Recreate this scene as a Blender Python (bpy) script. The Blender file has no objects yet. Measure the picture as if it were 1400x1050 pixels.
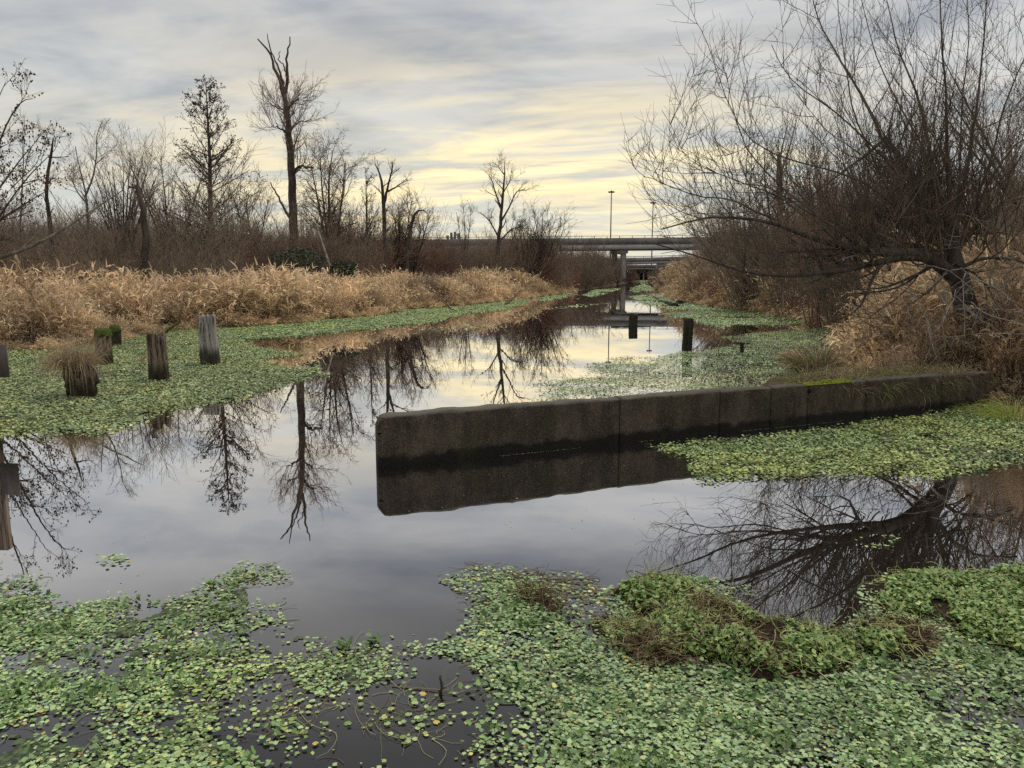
import bpy, math, random
import numpy as np
from mathutils import Vector

SC = bpy.context.scene
COL = SC.collection
# ------------------------------------------------------------------ camera
H = 2.5
PITCH = math.radians(8.3)
FPX = 1050.0
cam = bpy.data.cameras.new('camera')
cam.sensor_width = 36.0
cam.lens = 36.0 * FPX / 1400.0
cam.clip_start = 0.05
cam.clip_end = 5000
camo = bpy.data.objects.new('camera', cam)
COL.objects.link(camo)
camo.location = (0, 0, H)
camo.rotation_euler = (math.pi / 2 - PITCH, 0, 0)
SC.camera = camo
SC.view_settings.view_transform = 'Standard'
SC.view_settings.look = 'None'
SC.view_settings.exposure = 0.15
SC.view_settings.gamma = 1.0
SC.view_settings.use_curve_mapping = False
SC.render.engine = 'CYCLES'
SC.cycles.max_bounces = 5
SC.cycles.diffuse_bounces = 3
SC.cycles.glossy_bounces = 3
SC.cycles.transparent_max_bounces = 6
SC.cycles.use_denoising = False

# ------------------------------------------------------------------ world
W = bpy.data.worlds.new('World')
SC.world = W
W.use_nodes = True
nt = W.node_tree
nt.nodes.clear()


def nd(tree, typ, **kw):
    n = tree.nodes.new(typ)
    for k, v in kw.items():
        setattr(n, k, v)
    return n


class NB:
    """small node builder"""
    def __init__(self, tree):
        self.t = tree

    def put(self, sock, v):
        if isinstance(v, (int, float)):
            sock.default_value = v
        elif isinstance(v, (tuple, list)):
            sock.default_value = tuple(v) + ((1.0,) if len(v) == 3 and len(sock.default_value) == 4 else ())
        else:
            self.t.links.new(v, sock)

    def m(self, op, a, b=0.0, c=None, clamp=False):
        n = self.t.nodes.new('ShaderNodeMath')
        n.operation = op
        n.use_clamp = clamp
        self.put(n.inputs[0], a)
        self.put(n.inputs[1], b)
        if c is not None:
            self.put(n.inputs[2], c)
        return n.outputs[0]

    def sm(self, v, a, b):
        n = self.t.nodes.new('ShaderNodeMapRange')
        n.interpolation_type = 'SMOOTHSTEP'
        self.put(n.inputs[0], v)
        n.inputs[1].default_value = a
        n.inputs[2].default_value = b
        return n.outputs[0]

    def mix(self, f, a, b, blend='MIX'):
        n = self.t.nodes.new('ShaderNodeMix')
        n.data_type = 'RGBA'
        n.blend_type = blend
        self.put(n.inputs[0], f)
        self.put(n.inputs[6], a)
        self.put(n.inputs[7], b)
        return n.outputs[2]

    def noise(self, vec, scale, detail=3, rough=0.5, dist=0.0):
        n = self.t.nodes.new('ShaderNodeTexNoise')
        if vec is not None:
            self.t.links.new(vec, n.inputs['Vector'])
        n.inputs['Scale'].default_value = scale
        n.inputs['Detail'].default_value = detail
        n.inputs['Roughness'].default_value = rough
        n.inputs['Distortion'].default_value = dist
        return n.outputs[0]

    def comb(self, x, y, z):
        n = self.t.nodes.new('ShaderNodeCombineXYZ')
        self.put(n.inputs[0], x)
        self.put(n.inputs[1], y)
        self.put(n.inputs[2], z)
        return n.outputs[0]

    def sep(self, v):
        n = self.t.nodes.new('ShaderNodeSeparateXYZ')
        self.t.links.new(v, n.inputs[0])
        return n.outputs

    def scl(self, v, s):
        n = self.t.nodes.new('ShaderNodeMapping')
        self.t.links.new(v, n.inputs[0])
        n.inputs['Scale'].default_value = s
        return n.outputs[0]


SUN_EL, SUN_AZ = math.radians(58), math.radians(35)     # azimuth from +Y towards +X
B = NB(nt)
tc = nt.nodes.new('ShaderNodeTexCoord')
x, y, z = B.sep(tc.outputs['Generated'])
zp = B.m('MAXIMUM', z, 0.0)
zc = B.m('ADD', zp, 0.07)
u = B.m('DIVIDE', x, zc)
v = B.m('DIVIDE', y, zc)
v2 = B.m('ADD', v, B.m('MULTIPLY', u, 0.22))
cv = B.comb(B.m('MULTIPLY', u, 0.60), v2, 0.0)
n1 = B.noise(cv, 0.75, 6, 0.6, 0.9)
n2 = B.noise(B.comb(B.m('MULTIPLY', u, 0.8), v2, 3.7), 0.55, 5, 0.55, 0.7)
n3 = B.noise(B.comb(B.m('MULTIPLY', u, 0.42), v2, 8.1), 1.9, 5, 0.62, 0.8)
band = B.sm(B.m('ADD', B.m('MULTIPLY', n1, 0.6), B.m('MULTIPLY', n3, 0.4)), 0.43, 0.585)
n4 = B.noise(B.comb(B.m('MULTIPLY', u, 0.8), v2, 12.3), 1.5, 6, 0.6, 0.6)
big = B.sm(B.m('ADD', B.m('MULTIPLY', n2, 0.65), B.m('MULTIPLY', n4, 0.35)), 0.38, 0.60)
# broad brightening towards the low sun behind the cloud sheet
gx = B.m('DIVIDE', B.m('SUBTRACT', x, -0.01), 0.38)
gz = B.m('DIVIDE', B.m('SUBTRACT', z, 0.118), 0.100)
g = B.m('EXPONENT', B.m('MULTIPLY', B.m('ADD', B.m('MULTIPLY', gx, gx), B.m('MULTIPLY', gz, gz)), -1.0))
front = B.sm(y, 0.0, 0.5)
g = B.m('MULTIPLY', g, front)
gx2 = B.m('DIVIDE', B.m('SUBTRACT', x, -0.30), 0.7)
gz2 = B.m('DIVIDE', z, 0.16)
gw = B.m('MULTIPLY', B.m('EXPONENT', B.m('MULTIPLY', B.m('ADD', B.m('MULTIPLY', gx2, gx2), B.m('MULTIPLY', gz2, gz2)), -1.0)), front)
base = B.mix(big, (0.270, 0.292, 0.325), (0.560, 0.555, 0.540))
base = B.mix(B.m('MULTIPLY', band, 0.35), base, (0.60, 0.575, 0.53))
rb = B.m('MULTIPLY', B.sm(x, 0.05, 0.3), B.m('SUBTRACT', 1.0, B.sm(z, 0.03, 0.26)))
base = B.mix(B.m('MULTIPLY', rb, 0.7), base, (0.42, 0.475, 0.54))
base = B.mix(B.m('MULTIPLY', gw, 0.75), base, (0.60, 0.635, 0.58))
gf = B.m('MULTIPLY', g, B.m('ADD', B.m('MULTIPLY', band, 0.95), 0.17), clamp=True)
base = B.mix(gf, base, (0.98, 0.80, 0.44))
hot = B.m('MULTIPLY', B.m('MULTIPLY', g, g), B.sm(n3, 0.48, 0.66))
base = B.mix(B.m('MULTIPLY', hot, 0.5), base, (1.0, 0.90, 0.62))
mul = nt.nodes.new('ShaderNodeVectorMath')
mul.operation = 'SCALE'
nt.links.new(base, mul.inputs[0])
mul.inputs['Scale'].default_value = 11.2
sky = nt.nodes.new('ShaderNodeTexSky')
sky.sky_type = 'NISHITA'
sky.sun_disc = False
sky.sun_elevation = SUN_EL
sky.sun_rotation = SUN_AZ
skc = B.mix(0.93, sky.outputs[0], mul.outputs[0])
bg = nt.nodes.new('ShaderNodeBackground')
bg.inputs['Strength'].default_value = 0.1
nt.links.new(skc, bg.inputs['Color'])
wo = nt.nodes.new('ShaderNodeOutputWorld')
nt.links.new(bg.outputs[0], wo.inputs[0])
W.cycles.sampling_method = 'MANUAL'
W.cycles.sample_map_resolution = 512

sun = bpy.data.lights.new('sun', 'SUN')
sun.energy = 1.5
sun.angle = math.radians(35)
sun.color = (1.0, 0.93, 0.80)
suno = bpy.data.objects.new('sun', sun)
COL.objects.link(suno)
sd_ = Vector((math.sin(SUN_AZ) * math.cos(SUN_EL), math.cos(SUN_AZ) * math.cos(SUN_EL), math.sin(SUN_EL)))
suno.rotation_euler = sd_.to_track_quat('Z', 'Y').to_euler()

# ------------------------------------------------------------------ geometry helpers
CP, SP = math.cos(PITCH), math.sin(PITCH)


def ray(px, py):
    a = (px - 700) / FPX
    b = -(py - 525) / FPX
    return np.array([a, CP + b * SP, -SP + b * CP])


def G(px, py, z=0.0):
    d = ray(px, py)
    t = (z - H) / d[2]
    return np.array([d[0] * t, d[1] * t, z])


def A(px, py, Y):
    d = ray(px, py)
    t = Y / d[1]
    return np.array([d[0] * t, Y, H + d[2] * t])


def proj(P):
    X, Y, Z = P[:, 0], P[:, 1], P[:, 2] - H
    f = Y * CP - Z * SP
    up = Y * SP + Z * CP
    return 700 + FPX * X / f, 525 - FPX * up / f


def hsh(ix, iy, s):
    n = (ix.astype(np.int64) * 374761393 + iy.astype(np.int64) * 668265263 + s * 1442695041) & 0x7fffffff
    n = ((n ^ (n >> 13)) * 1274126177) & 0x7fffffff
    return ((n ^ (n >> 16)) & 0xffff) / 65535.0


def vn(x, y, s=0):
    ix, iy = np.floor(x), np.floor(y)
    fx, fy = x - ix, y - iy
    fx = fx * fx * (3 - 2 * fx)
    fy = fy * fy * (3 - 2 * fy)
    a, b = hsh(ix, iy, s), hsh(ix + 1, iy, s)
    c, d = hsh(ix, iy + 1, s), hsh(ix + 1, iy + 1, s)
    return (a * (1 - fx) + b * fx) * (1 - fy) + (c * (1 - fx) + d * fx) * fy


def fbm(x, y, s=0, o=4):
    x = np.asarray(x, float)
    y = np.asarray(y, float)
    r, a, t = 0, 1.0, 0
    for i in range(o):
        r = r + a * vn(x, y, s + i)
        t += a
        a *= 0.5
        x = x * 2.03 + 5.1
        y = y * 2.03 + 1.7
    return r / t


def inpoly(x, y, poly):
    c = np.zeros(x.shape, bool)
    n = len(poly)
    for i in range(n):
        x1, y1 = poly[i][0], poly[i][1]
        x2, y2 = poly[(i + 1) % n][0], poly[(i + 1) % n][1]
        if y1 == y2:
            continue
        k = ((y1 > y) != (y2 > y)) & (x < (x2 - x1) * (y - y1) / (y2 - y1) + x1)
        c ^= k
    return c


def pdist(x, y, poly):
    d = np.full(x.shape, 1e9)
    n = len(poly)
    for i in range(n):
        ax, ay = poly[i][0], poly[i][1]
        bx, by = poly[(i + 1) % n][0], poly[(i + 1) % n][1]
        vx, vy = bx - ax, by - ay
        t = np.clip(((x - ax) * vx + (y - ay) * vy) / (vx * vx + vy * vy + 1e-9), 0, 1)
        d = np.minimum(d, np.hypot(x - ax - t * vx, y - ay - t * vy))
    return d


def sdf(x, y, poly):
    d = pdist(x, y, poly)
    return np.where(inpoly(x, y, poly), d, -d)


def mesh(name, V, F, mats=None, smooth=False, col=None, fm=None):
    """V (n,3); F (m,k) array or list of such arrays"""
    V = np.asarray(V, np.float32).reshape(-1, 3)
    Fs = [np.asarray(f, np.int32) for f in (F if isinstance(F, list) else [F]) if len(f)]
    me = bpy.data.meshes.new(name)
    me.vertices.add(len(V))
    me.vertices.foreach_set('co', V.ravel())
    nl = sum(f.size for f in Fs)
    npoly = sum(len(f) for f in Fs)
    me.loops.add(nl)
    me.loops.foreach_set('vertex_index', np.concatenate([f.ravel() for f in Fs]))
    me.polygons.add(npoly)
    st, o = [], 0
    for f in Fs:
        st.append(o + np.arange(len(f)) * f.shape[1])
        o += f.size
    me.polygons.foreach_set('loop_start', np.concatenate(st).astype(np.int32))
    if smooth:
        me.polygons.foreach_set('use_smooth', np.ones(npoly, bool))
    if fm is not None:
        me.polygons.foreach_set('material_index', np.asarray(fm, np.int32))
    if col is not None:
        a = me.attributes.new('col', 'FLOAT_COLOR', 'POINT')
        c = np.ones((len(V), 4), np.float32)
        c[:, :3] = col
        a.data.foreach_set('color', c.ravel())
    for m_ in (mats if isinstance(mats, (list, tuple)) else [mats]):
        if m_:
            me.materials.append(m_)
    me.update(calc_edges=True)
    return me


def link(name, me, parent=None, **props):
    o = bpy.data.objects.new(name, me)
    COL.objects.link(o)
    if parent is not None:
        o.parent = parent
        # geometry is given in world space: keep it there (parents are unrotated, unscaled when children are added)
        o.location = -Vector(parent_world(parent)) if me is not None else (0, 0, 0)
    for k, v_ in props.items():
        o[k] = v_
    return o


def parent_world(p):
    v = Vector(p.location)
    while p.parent:
        p = p.parent
        v += Vector(p.location)
    return v


def thing(name, label, cat, loc, group=None, me=None):
    o = bpy.data.objects.new(name, me)
    COL.objects.link(o)
    o.location = loc
    o['label'] = label
    o['category'] = cat
    if group:
        o['group'] = group
    return o


def nrm(a):
    return a / (np.linalg.norm(a, axis=-1, keepdims=True) + 1e-9)


def tubes(P, R, sides=3, cap=False):
    """P (N,K,3) R (N,K) -> V, F"""
    N, K, _ = P.shape
    T = np.empty_like(P)
    T[:, 1:-1] = P[:, 2:] - P[:, :-2]
    T[:, 0] = P[:, 1] - P[:, 0]
    T[:, -1] = P[:, -1] - P[:, -2]
    T = nrm(T)
    mt = nrm(P[:, -1] - P[:, 0])
    ref = np.where(np.abs(mt[:, 2:3]) > 0.7, np.array([[1.0, 0.2, 0]]), np.array([[0.1, 0.1, 1.0]]))
    U = nrm(np.cross(T, ref[:, None, :]))
    Wv = np.cross(T, U)
    a = np.arange(sides) * 2 * math.pi / sides
    V = P[:, :, None, :] + R[:, :, None, None] * (np.cos(a)[None, None, :, None] * U[:, :, None, :] + np.sin(a)[None, None, :, None] * Wv[:, :, None, :])
    idx = np.arange(N * K * sides).reshape(N, K, sides)
    a0 = idx[:, :-1, :]
    b0 = np.roll(a0, -1, axis=2)
    a1 = idx[:, 1:, :]
    b1 = np.roll(a1, -1, axis=2)
    F = np.stack([a0, b0, b1, a1], -1).reshape(-1, 4)
    return V.reshape(-1, 3), F


def merge(parts):
    Vs, Fs, Cs, o = [], {}, [], 0
    for p in parts:
        V, F = p[0], p[1]
        Vs.append(V)
        Fs.setdefault(F.shape[1], []).append(F + o)
        o += len(V)
        if len(p) > 2:
            Cs.append(np.broadcast_to(p[2], (len(V), 3)))
    return np.concatenate(Vs), [np.concatenate(f) for f in Fs.values()], (np.concatenate(Cs) if Cs else None)


def walk(S, D, L, K, wob, trop, rng, tv=(0, 0, 1), curl=0.0):
    N = len(S)
    P = np.empty((N, K + 1, 3))
    P[:, 0] = S
    d = nrm(D)
    seg = (L / K)[:, None]
    tv = np.asarray(tv, float)
    ca = rng.normal(0, curl, N) if curl else None
    for k in range(K):
        d = nrm(d + rng.normal(0, wob, (N, 3)) + trop * tv)
        if curl:
            c_, s_ = np.cos(ca), np.sin(ca)
            d = np.c_[d[:, 0] * c_ - d[:, 1] * s_, d[:, 0] * s_ + d[:, 1] * c_, d[:, 2]]
        P[:, k + 1] = P[:, k] + d * seg
    return P


def spawn(P, R, n, t0, t1, a0, asd, rng, up=0.0):
    N, K, _ = P.shape
    pi = np.repeat(np.arange(N), n)
    t = rng.uniform(t0, t1, len(pi))
    f = t * (K - 1)
    i = np.minimum(f.astype(int), K - 2)
    fr = (f - i)[:, None]
    S = P[pi, i] * (1 - fr) + P[pi, i + 1] * fr
    T = nrm(P[pi, i + 1] - P[pi, i])
    Rp = R[pi, i] * (1 - fr[:, 0]) + R[pi, i + 1] * fr[:, 0]
    q = rng.normal(0, 1, (len(pi), 3))
    q[:, 2] += up
    q = nrm(q - (q * T).sum(1, keepdims=True) * T)
    a = np.radians(rng.normal(a0, asd, len(pi)))[:, None]
    return S, nrm(np.cos(a) * T + np.sin(a) * q), t, Rp, pi


def taper(r0, K, e=0.25, p=1.0):
    t = np.linspace(0, 1, K + 1)
    return r0[:, None] * (1 - (1 - e) * t[None, :] ** p)


def resample(pts, rad, K):
    pts = np.asarray(pts, float)
    d = np.r_[0, np.cumsum(np.linalg.norm(np.diff(pts, axis=0), axis=1))]
    s = np.linspace(0, d[-1], K + 1)
    # Catmull-like smoothing through dense linear interpolation and a small blur
    P = np.stack([np.interp(s, d, pts[:, k]) for k in range(3)], 1)
    for _ in range(2):
        P[1:-1] = (P[:-2] + 2 * P[1:-1] + P[2:]) / 4
    if np.ndim(rad) and len(rad) == len(pts):
        R = np.interp(s, d, rad)
    else:
        R = rad[0] + (rad[-1] - rad[0]) * (s / d[-1])
    return P, R


# ------------------------------------------------------------------ materials
def material(name, fn, rough=0.8, spec=0.3):
    m_ = bpy.data.materials.new(name)
    m_.use_nodes = True
    t = m_.node_tree
    b = t.nodes['Principled BSDF']
    b.inputs['Roughness'].default_value = rough
    b.inputs['Specular IOR Level'].default_value = spec
    nb = NB(t)
    t_c = t.nodes.new('ShaderNodeTexCoord')
    fn(nb, t, b, t_c)
    return m_


def bump(nb, t, b, h, st=0.5, dist=0.02):
    n = t.nodes.new('ShaderNodeBump')
    n.inputs['Strength'].default_value = st
    n.inputs['Distance'].default_value = dist
    t.links.new(h, n.inputs['Height'])
    t.links.new(n.outputs[0], b.inputs['Normal'])


def two(c1, c2, scale=4, sc=(1, 1, 1), det=5, bst=0.0, bd=0.01, lo=0.35, hi=0.65, rnd=0.0):
    def fn(nb, t, b, tcn):
        vec = nb.scl(tcn.outputs['Object'], sc)
        n = nb.noise(vec, scale, det, 0.6)
        c = nb.mix(nb.sm(n, lo, hi), c1, c2)
        if rnd:
            oi = t.nodes.new('ShaderNodeObjectInfo')
            k = nb.m('ADD', nb.m('MULTIPLY', oi.outputs['Random'], rnd), 1 - rnd / 2)
            c = nb.mix(1.0, c, nb.comb(k, k, k), 'MULTIPLY')
        t.links.new(c, b.inputs['Base Color'])
        if bst:
            bump(nb, t, b, n, bst, bd)
    return fn


def colmat(name, rough=0.6, spec=0.4, trans=0.0, mult=1.0, inst=0.0):
    def fn(nb, t, b, tcn):
        a = t.nodes.new('ShaderNodeAttribute')
        a.attribute_name = 'col'
        c = a.outputs['Color']
        n = nb.noise(tcn.outputs['Object'], 60, 2)
        k = nb.m('ADD', nb.m('MULTIPLY', n, 0.5), 0.75 * mult)
        if inst:
            oi = t.nodes.new('ShaderNodeObjectInfo')
            k = nb.m('MULTIPLY', k, nb.m('ADD', nb.m('MULTIPLY', oi.outputs['Random'], inst), 1 - inst / 2))
        c = nb.mix(1.0, c, nb.comb(k, k, k), 'MULTIPLY')
        t.links.new(c, b.inputs['Base Color'])
        if trans:
            tr = t.nodes.new('ShaderNodeBsdfTranslucent')
            t.links.new(c, tr.inputs['Color'])
            mx = t.nodes.new('ShaderNodeMixShader')
            mx.inputs[0].default_value = trans
            t.links.new(b.outputs[0], mx.inputs[1])
            t.links.new(tr.outputs[0], mx.inputs[2])
            t.links.new(mx.outputs[0], t.nodes['Material Output'].inputs[0])
    return material(name, fn, rough, spec)


M = {}
M['bark'] = material('dark_bark', two((0.050, 0.040, 0.033), (0.115, 0.092, 0.074), 5, (1, 1, 0.25), 6, 0.7, 0.03), 0.9, 0.2)
M['bark_grey'] = material('grey_bark', two((0.10, 0.085, 0.070), (0.23, 0.20, 0.165), 4, (1, 1, 0.3), 6, 0.6, 0.02), 0.9, 0.2)
M['twig'] = material('brown_twigs', two((0.17, 0.118, 0.090), (0.30, 0.22, 0.165), 3, rnd=0.6), 0.85, 0.2)
M['twig_red'] = material('red_brown_twigs', two((0.21, 0.092, 0.072), (0.32, 0.17, 0.125), 2, rnd=0.4), 0.85, 0.2)
M['twig_tan'] = material('grey_tan_twigs', two((0.20, 0.155, 0.115), (0.34, 0.27, 0.20), 2, rnd=0.5), 0.85, 0.2)
M['twig_willow'] = material('willow_twigs', two((0.07, 0.055, 0.040), (0.18, 0.145, 0.10), 1.3), 0.8, 0.25)
M['dead_pale'] = material('pale_dead_wood', two((0.22, 0.19, 0.16), (0.45, 0.41, 0.36), 6, (1, 1, 0.2)), 0.9, 0.2)
M['cone'] = material('alder_cones', two((0.035, 0.025, 0.02), (0.07, 0.05, 0.04), 9), 0.9, 0.1)
M['grass'] = colmat('dry_reed_grass', 0.75, 0.2, 0.35, 1.3, 0.85)
M['leaf'] = colmat('floating_leaves', 0.5, 0.35, 0.0, 1.85)
M['ever'] = colmat('evergreen_leaves', 0.5, 0.4, 0.0)
M['stem'] = colmat('plant_stems', 0.6, 0.4, 0.0)


def ground_fn(nb, t, b, tcn):
    n = nb.noise(tcn.outputs['Object'], 0.5, 6, 0.65)
    n2 = nb.noise(tcn.outputs['Object'], 9, 5, 0.7)
    c = nb.mix(nb.sm(n, 0.4, 0.6), (0.050, 0.036, 0.026), (0.125, 0.088, 0.058))
    c = nb.mix(nb.sm(n2, 0.45, 0.7), c, (0.18, 0.135, 0.088))
    t.links.new(c, b.inputs['Base Color'])
    bump(nb, t, b, n2, 0.8, 0.06)


M['ground'] = material('bank_soil', ground_fn, 0.95, 0.1)


def water_fn(nb, t, b, tcn):
    t.nodes.remove(b)
    n = nb.noise(nb.scl(tcn.outputs['Object'], (1.0, 1.6, 1.0)), 1.1, 2, 0.5)
    nf = nb.noise(tcn.outputs['Object'], 6.0, 2, 0.5)
    # faint ripples spreading from the muddy corner by the near bank
    px, py, pz = nb.sep(tcn.outputs['Object'])
    dx = nb.m('SUBTRACT', px, 7.6)
    dy = nb.m('SUBTRACT', py, 8.6)
    dd = nb.m('SQRT', nb.m('ADD', nb.m('MULTIPLY', dx, dx), nb.m('MULTIPLY', dy, dy)))
    rip = nb.noise(nb.scl(tcn.outputs['Object'], (2.2, 7.0, 1.0)), 1.6, 3, 0.6)
    near = nb.m('SUBTRACT', 1.0, nb.sm(dd, 0.9, 2.6))
    h = nb.m('ADD', nb.m('MULTIPLY', n, 0.006), nb.m('MULTIPLY', nf, 0.0002))
    h = nb.m('ADD', h, nb.m('MULTIPLY', nb.m('MULTIPLY', rip, near), 0.07))
    bp = t.nodes.new('ShaderNodeBump')
    bp.inputs['Strength'].default_value = 0.10
    bp.inputs['Distance'].default_value = 1.0
    t.links.new(h, bp.inputs['Height'])
    gl = t.nodes.new('ShaderNodeBsdfGlossy')
    gl.inputs['Roughness'].default_value = 0.0
    gl.inputs['Color'].default_value = (0.95, 0.95, 0.97, 1)
    t.links.new(bp.outputs[0], gl.inputs['Normal'])
    df = t.nodes.new('ShaderNodeBsdfDiffuse')
    df.inputs['Color'].default_value = (0.016, 0.013, 0.012, 1)
    lw = t.nodes.new('ShaderNodeLayerWeight')
    t.links.new(bp.outputs[0], lw.inputs['Normal'])
    lw.inputs['Blend'].default_value = 0.5
    rp = t.nodes.new('ShaderNodeValToRGB')
    rp.color_ramp.elements[0].position = 0.0
    rp.color_ramp.elements[0].color = (0.03, 0.03, 0.03, 1)
    rp.color_ramp.elements[1].position = 1.0
    rp.color_ramp.elements[1].color = (0.97, 0.97, 0.97, 1)
    for p_, c_ in ((0.40, 0.08), (0.48, 0.12), (0.58, 0.26), (0.64, 0.46), (0.69, 0.68), (0.76, 0.84), (0.88, 0.93)):
        e = rp.color_ramp.elements.new(p_)
        e.color = (c_, c_, c_, 1)
    t.links.new(lw.outputs['Facing'], rp.inputs[0])
    mx = t.nodes.new('ShaderNodeMixShader')
    t.links.new(rp.outputs[0], mx.inputs[0])
    t.links.new(df.outputs[0], mx.inputs[1])
    t.links.new(gl.outputs[0], mx.inputs[2])
    t.links.new(mx.outputs[0], t.nodes['Material Output'].inputs[0])


M['water'] = material('still_dark_water', water_fn)


def matbase_fn(nb, t, b, tcn):
    n = nb.noise(tcn.outputs['Object'], 2.0, 5, 0.65)
    n2 = nb.noise(tcn.outputs['Object'], 18, 4, 0.7)
    c = nb.mix(nb.sm(n, 0.35, 0.65), (0.075, 0.115, 0.045), (0.14, 0.18, 0.08))
    c = nb.mix(nb.sm(n2, 0.42, 0.6), (0.025, 0.035, 0.016), c)
    t.links.new(c, b.inputs['Base Color'])
    bump(nb, t, b, n2, 0.7, 0.03)


M['matbase'] = material('submerged_weed', matbase_fn, 0.6, 0.4)


def conc_fn(nb, t, b, tcn):
    o = tcn.outputs['Object']
    px, py, pz = nb.sep(o)
    n = nb.noise(nb.scl(o, (1, 1, 0.45)), 3.2, 6, 0.65)
    fine = nb.noise(o, 48, 5, 0.85)
    mid = nb.noise(o, 11, 6, 0.75)
    streak = nb.noise(nb.scl(o, (9, 9, 0.8)), 1.0, 5, 0.65)
    c = nb.mix(nb.sm(n, 0.35, 0.65), (0.045, 0.035, 0.022), (0.118, 0.092, 0.060))
    c = nb.mix(nb.m('MULTIPLY', nb.sm(streak, 0.5, 0.7), 0.3), c, (0.040, 0.034, 0.022))
    c = nb.mix(nb.m('MULTIPLY', nb.sm(fine, 0.54, 0.64), 0.8), c, (0.34, 0.29, 0.22))
    c = nb.mix(nb.m('MULTIPLY', nb.sm(fine, 0.46, 0.38), 0.5), c, (0.02, 0.018, 0.012))
    c = nb.mix(nb.m('MULTIPLY', nb.sm(mid, 0.50, 0.62), 0.55), c, (0.045, 0.036, 0.022))
    c = nb.mix(nb.m('MULTIPLY', nb.sm(mid, 0.44, 0.34), 0.35), c, (0.18, 0.15, 0.11))
    # weathered, scraped top edge
    top = nb.sm(nb.m('ADD', pz, nb.m('MULTIPLY', n, 0.04)), 0.655, 0.685)
    c = nb.mix(nb.m('MULTIPLY', top, 0.8), c, (0.17, 0.155, 0.125))
    # wet tide band with a ragged upper line
    tb = nb.sm(nb.m('ADD', pz, nb.m('MULTIPLY', nb.m('SUBTRACT', nb.noise(o, 4, 5, 0.6), 0.5), 0.26)), 0.19, 0.10)
    c = nb.mix(nb.m('MULTIPLY', tb, 0.9), c, (0.007, 0.007, 0.005))
    # algae
    al = nb.noise(o, 1.3, 4, 0.6)
    c = nb.mix(nb.m('MULTIPLY', nb.sm(al, 0.55, 0.7), 0.35), c, (0.055, 0.062, 0.018))
    t.links.new(c, b.inputs['Base Color'])
    bump(nb, t, b, nb.m('ADD', nb.m('MULTIPLY', fine, 0.8), nb.m('ADD', n, mid)), 0.9, 0.03)


M['concrete_old'] = material('weathered_concrete', conc_fn, 0.85, 0.3)
M['moss'] = material('bright_moss', two((0.07, 0.09, 0.015), (0.26, 0.29, 0.03), 22, bst=0.8), 0.9, 0.1)
M['moss_dark'] = material('dark_moss', two((0.035, 0.05, 0.012), (0.09, 0.11, 0.03), 25, bst=0.8), 0.9, 0.1)
M['mud'] = material('wet_mud', two((0.020, 0.013, 0.008), (0.075, 0.052, 0.033), 30, det=6, bst=1.0, bd=0.05), 0.9, 0.1)
M['concrete_pale'] = material('pale_bridge_concrete', two((0.42, 0.405, 0.38), (0.58, 0.56, 0.52), 0.3), 0.9, 0.2)
M['concrete_dark'] = material('stained_bridge_concrete', two((0.17, 0.162, 0.155), (0.27, 0.26, 0.245), 0.4, (1, 1, 0.2)), 0.9, 0.2)
M['metal'] = material('galvanised_steel', two((0.12, 0.12, 0.12), (0.18, 0.18, 0.18), 1), 0.6, 0.4)
M['black'] = material('dark_opening', two((0.012, 0.012, 0.012), (0.02, 0.02, 0.02), 1), 0.9, 0.1)


def post_fn(c1, c2, wet):
    def fn(nb, t, b, tcn):
        o = tcn.outputs['Object']
        px, py, pz = nb.sep(o)
        g1 = nb.noise(nb.scl(o, (14, 14, 0.9)), 1.4, 6, 0.7)
        g2 = nb.noise(nb.scl(o, (1, 1, 0.5)), 3.0, 4, 0.6)
        c = nb.mix(nb.sm(g1, 0.38, 0.62), c1, c2)
        c = nb.mix(nb.m('MULTIPLY', nb.sm(g1, 0.44, 0.36), 0.9), c, (0.012, 0.009, 0.007))
        c = nb.mix(nb.m('MULTIPLY', nb.sm(g2, 0.5, 0.68), 0.6), c, (0.085, 0.055, 0.036))
        wz = nb.sm(nb.m('ADD', pz, nb.m('MULTIPLY', nb.m('SUBTRACT', g2, 0.5), 0.5)), wet + 0.12, wet - 0.12)
        c = nb.mix(nb.m('MULTIPLY', wz, 0.85), c, (0.028, 0.028, 0.014))
        t.links.new(c, b.inputs['Base Color'])
        bump(nb, t, b, g1, 0.9, 0.04)
    return fn


M['timber_grey'] = material('weathered_grey_timber', post_fn((0.20, 0.175, 0.155), (0.46, 0.42, 0.385), 0.42), 0.9, 0.2)
M['timber_brown'] = material('rotten_brown_timber', post_fn((0.085, 0.058, 0.040), (0.28, 0.215, 0.16), 0.34), 0.9, 0.2)
M['timber_dark'] = material('dark_wet_timber', post_fn((0.022, 0.018, 0.012), (0.062, 0.05, 0.034), 0.55), 0.8, 0.3)
M['pale_paint'] = material('pale_green_paint', two((0.25, 0.29, 0.25), (0.38, 0.42, 0.37), 5), 0.7, 0.3)
M['board_paint'] = material('faded_brown_board', two((0.075, 0.060, 0.058), (0.12, 0.10, 0.095), 5, (1, 1, 0.3)), 0.8, 0.2)

# ------------------------------------------------------------------ ground and water
def gp(pts):
    return [tuple(G(a, b)[:2]) for a, b in pts]


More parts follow.
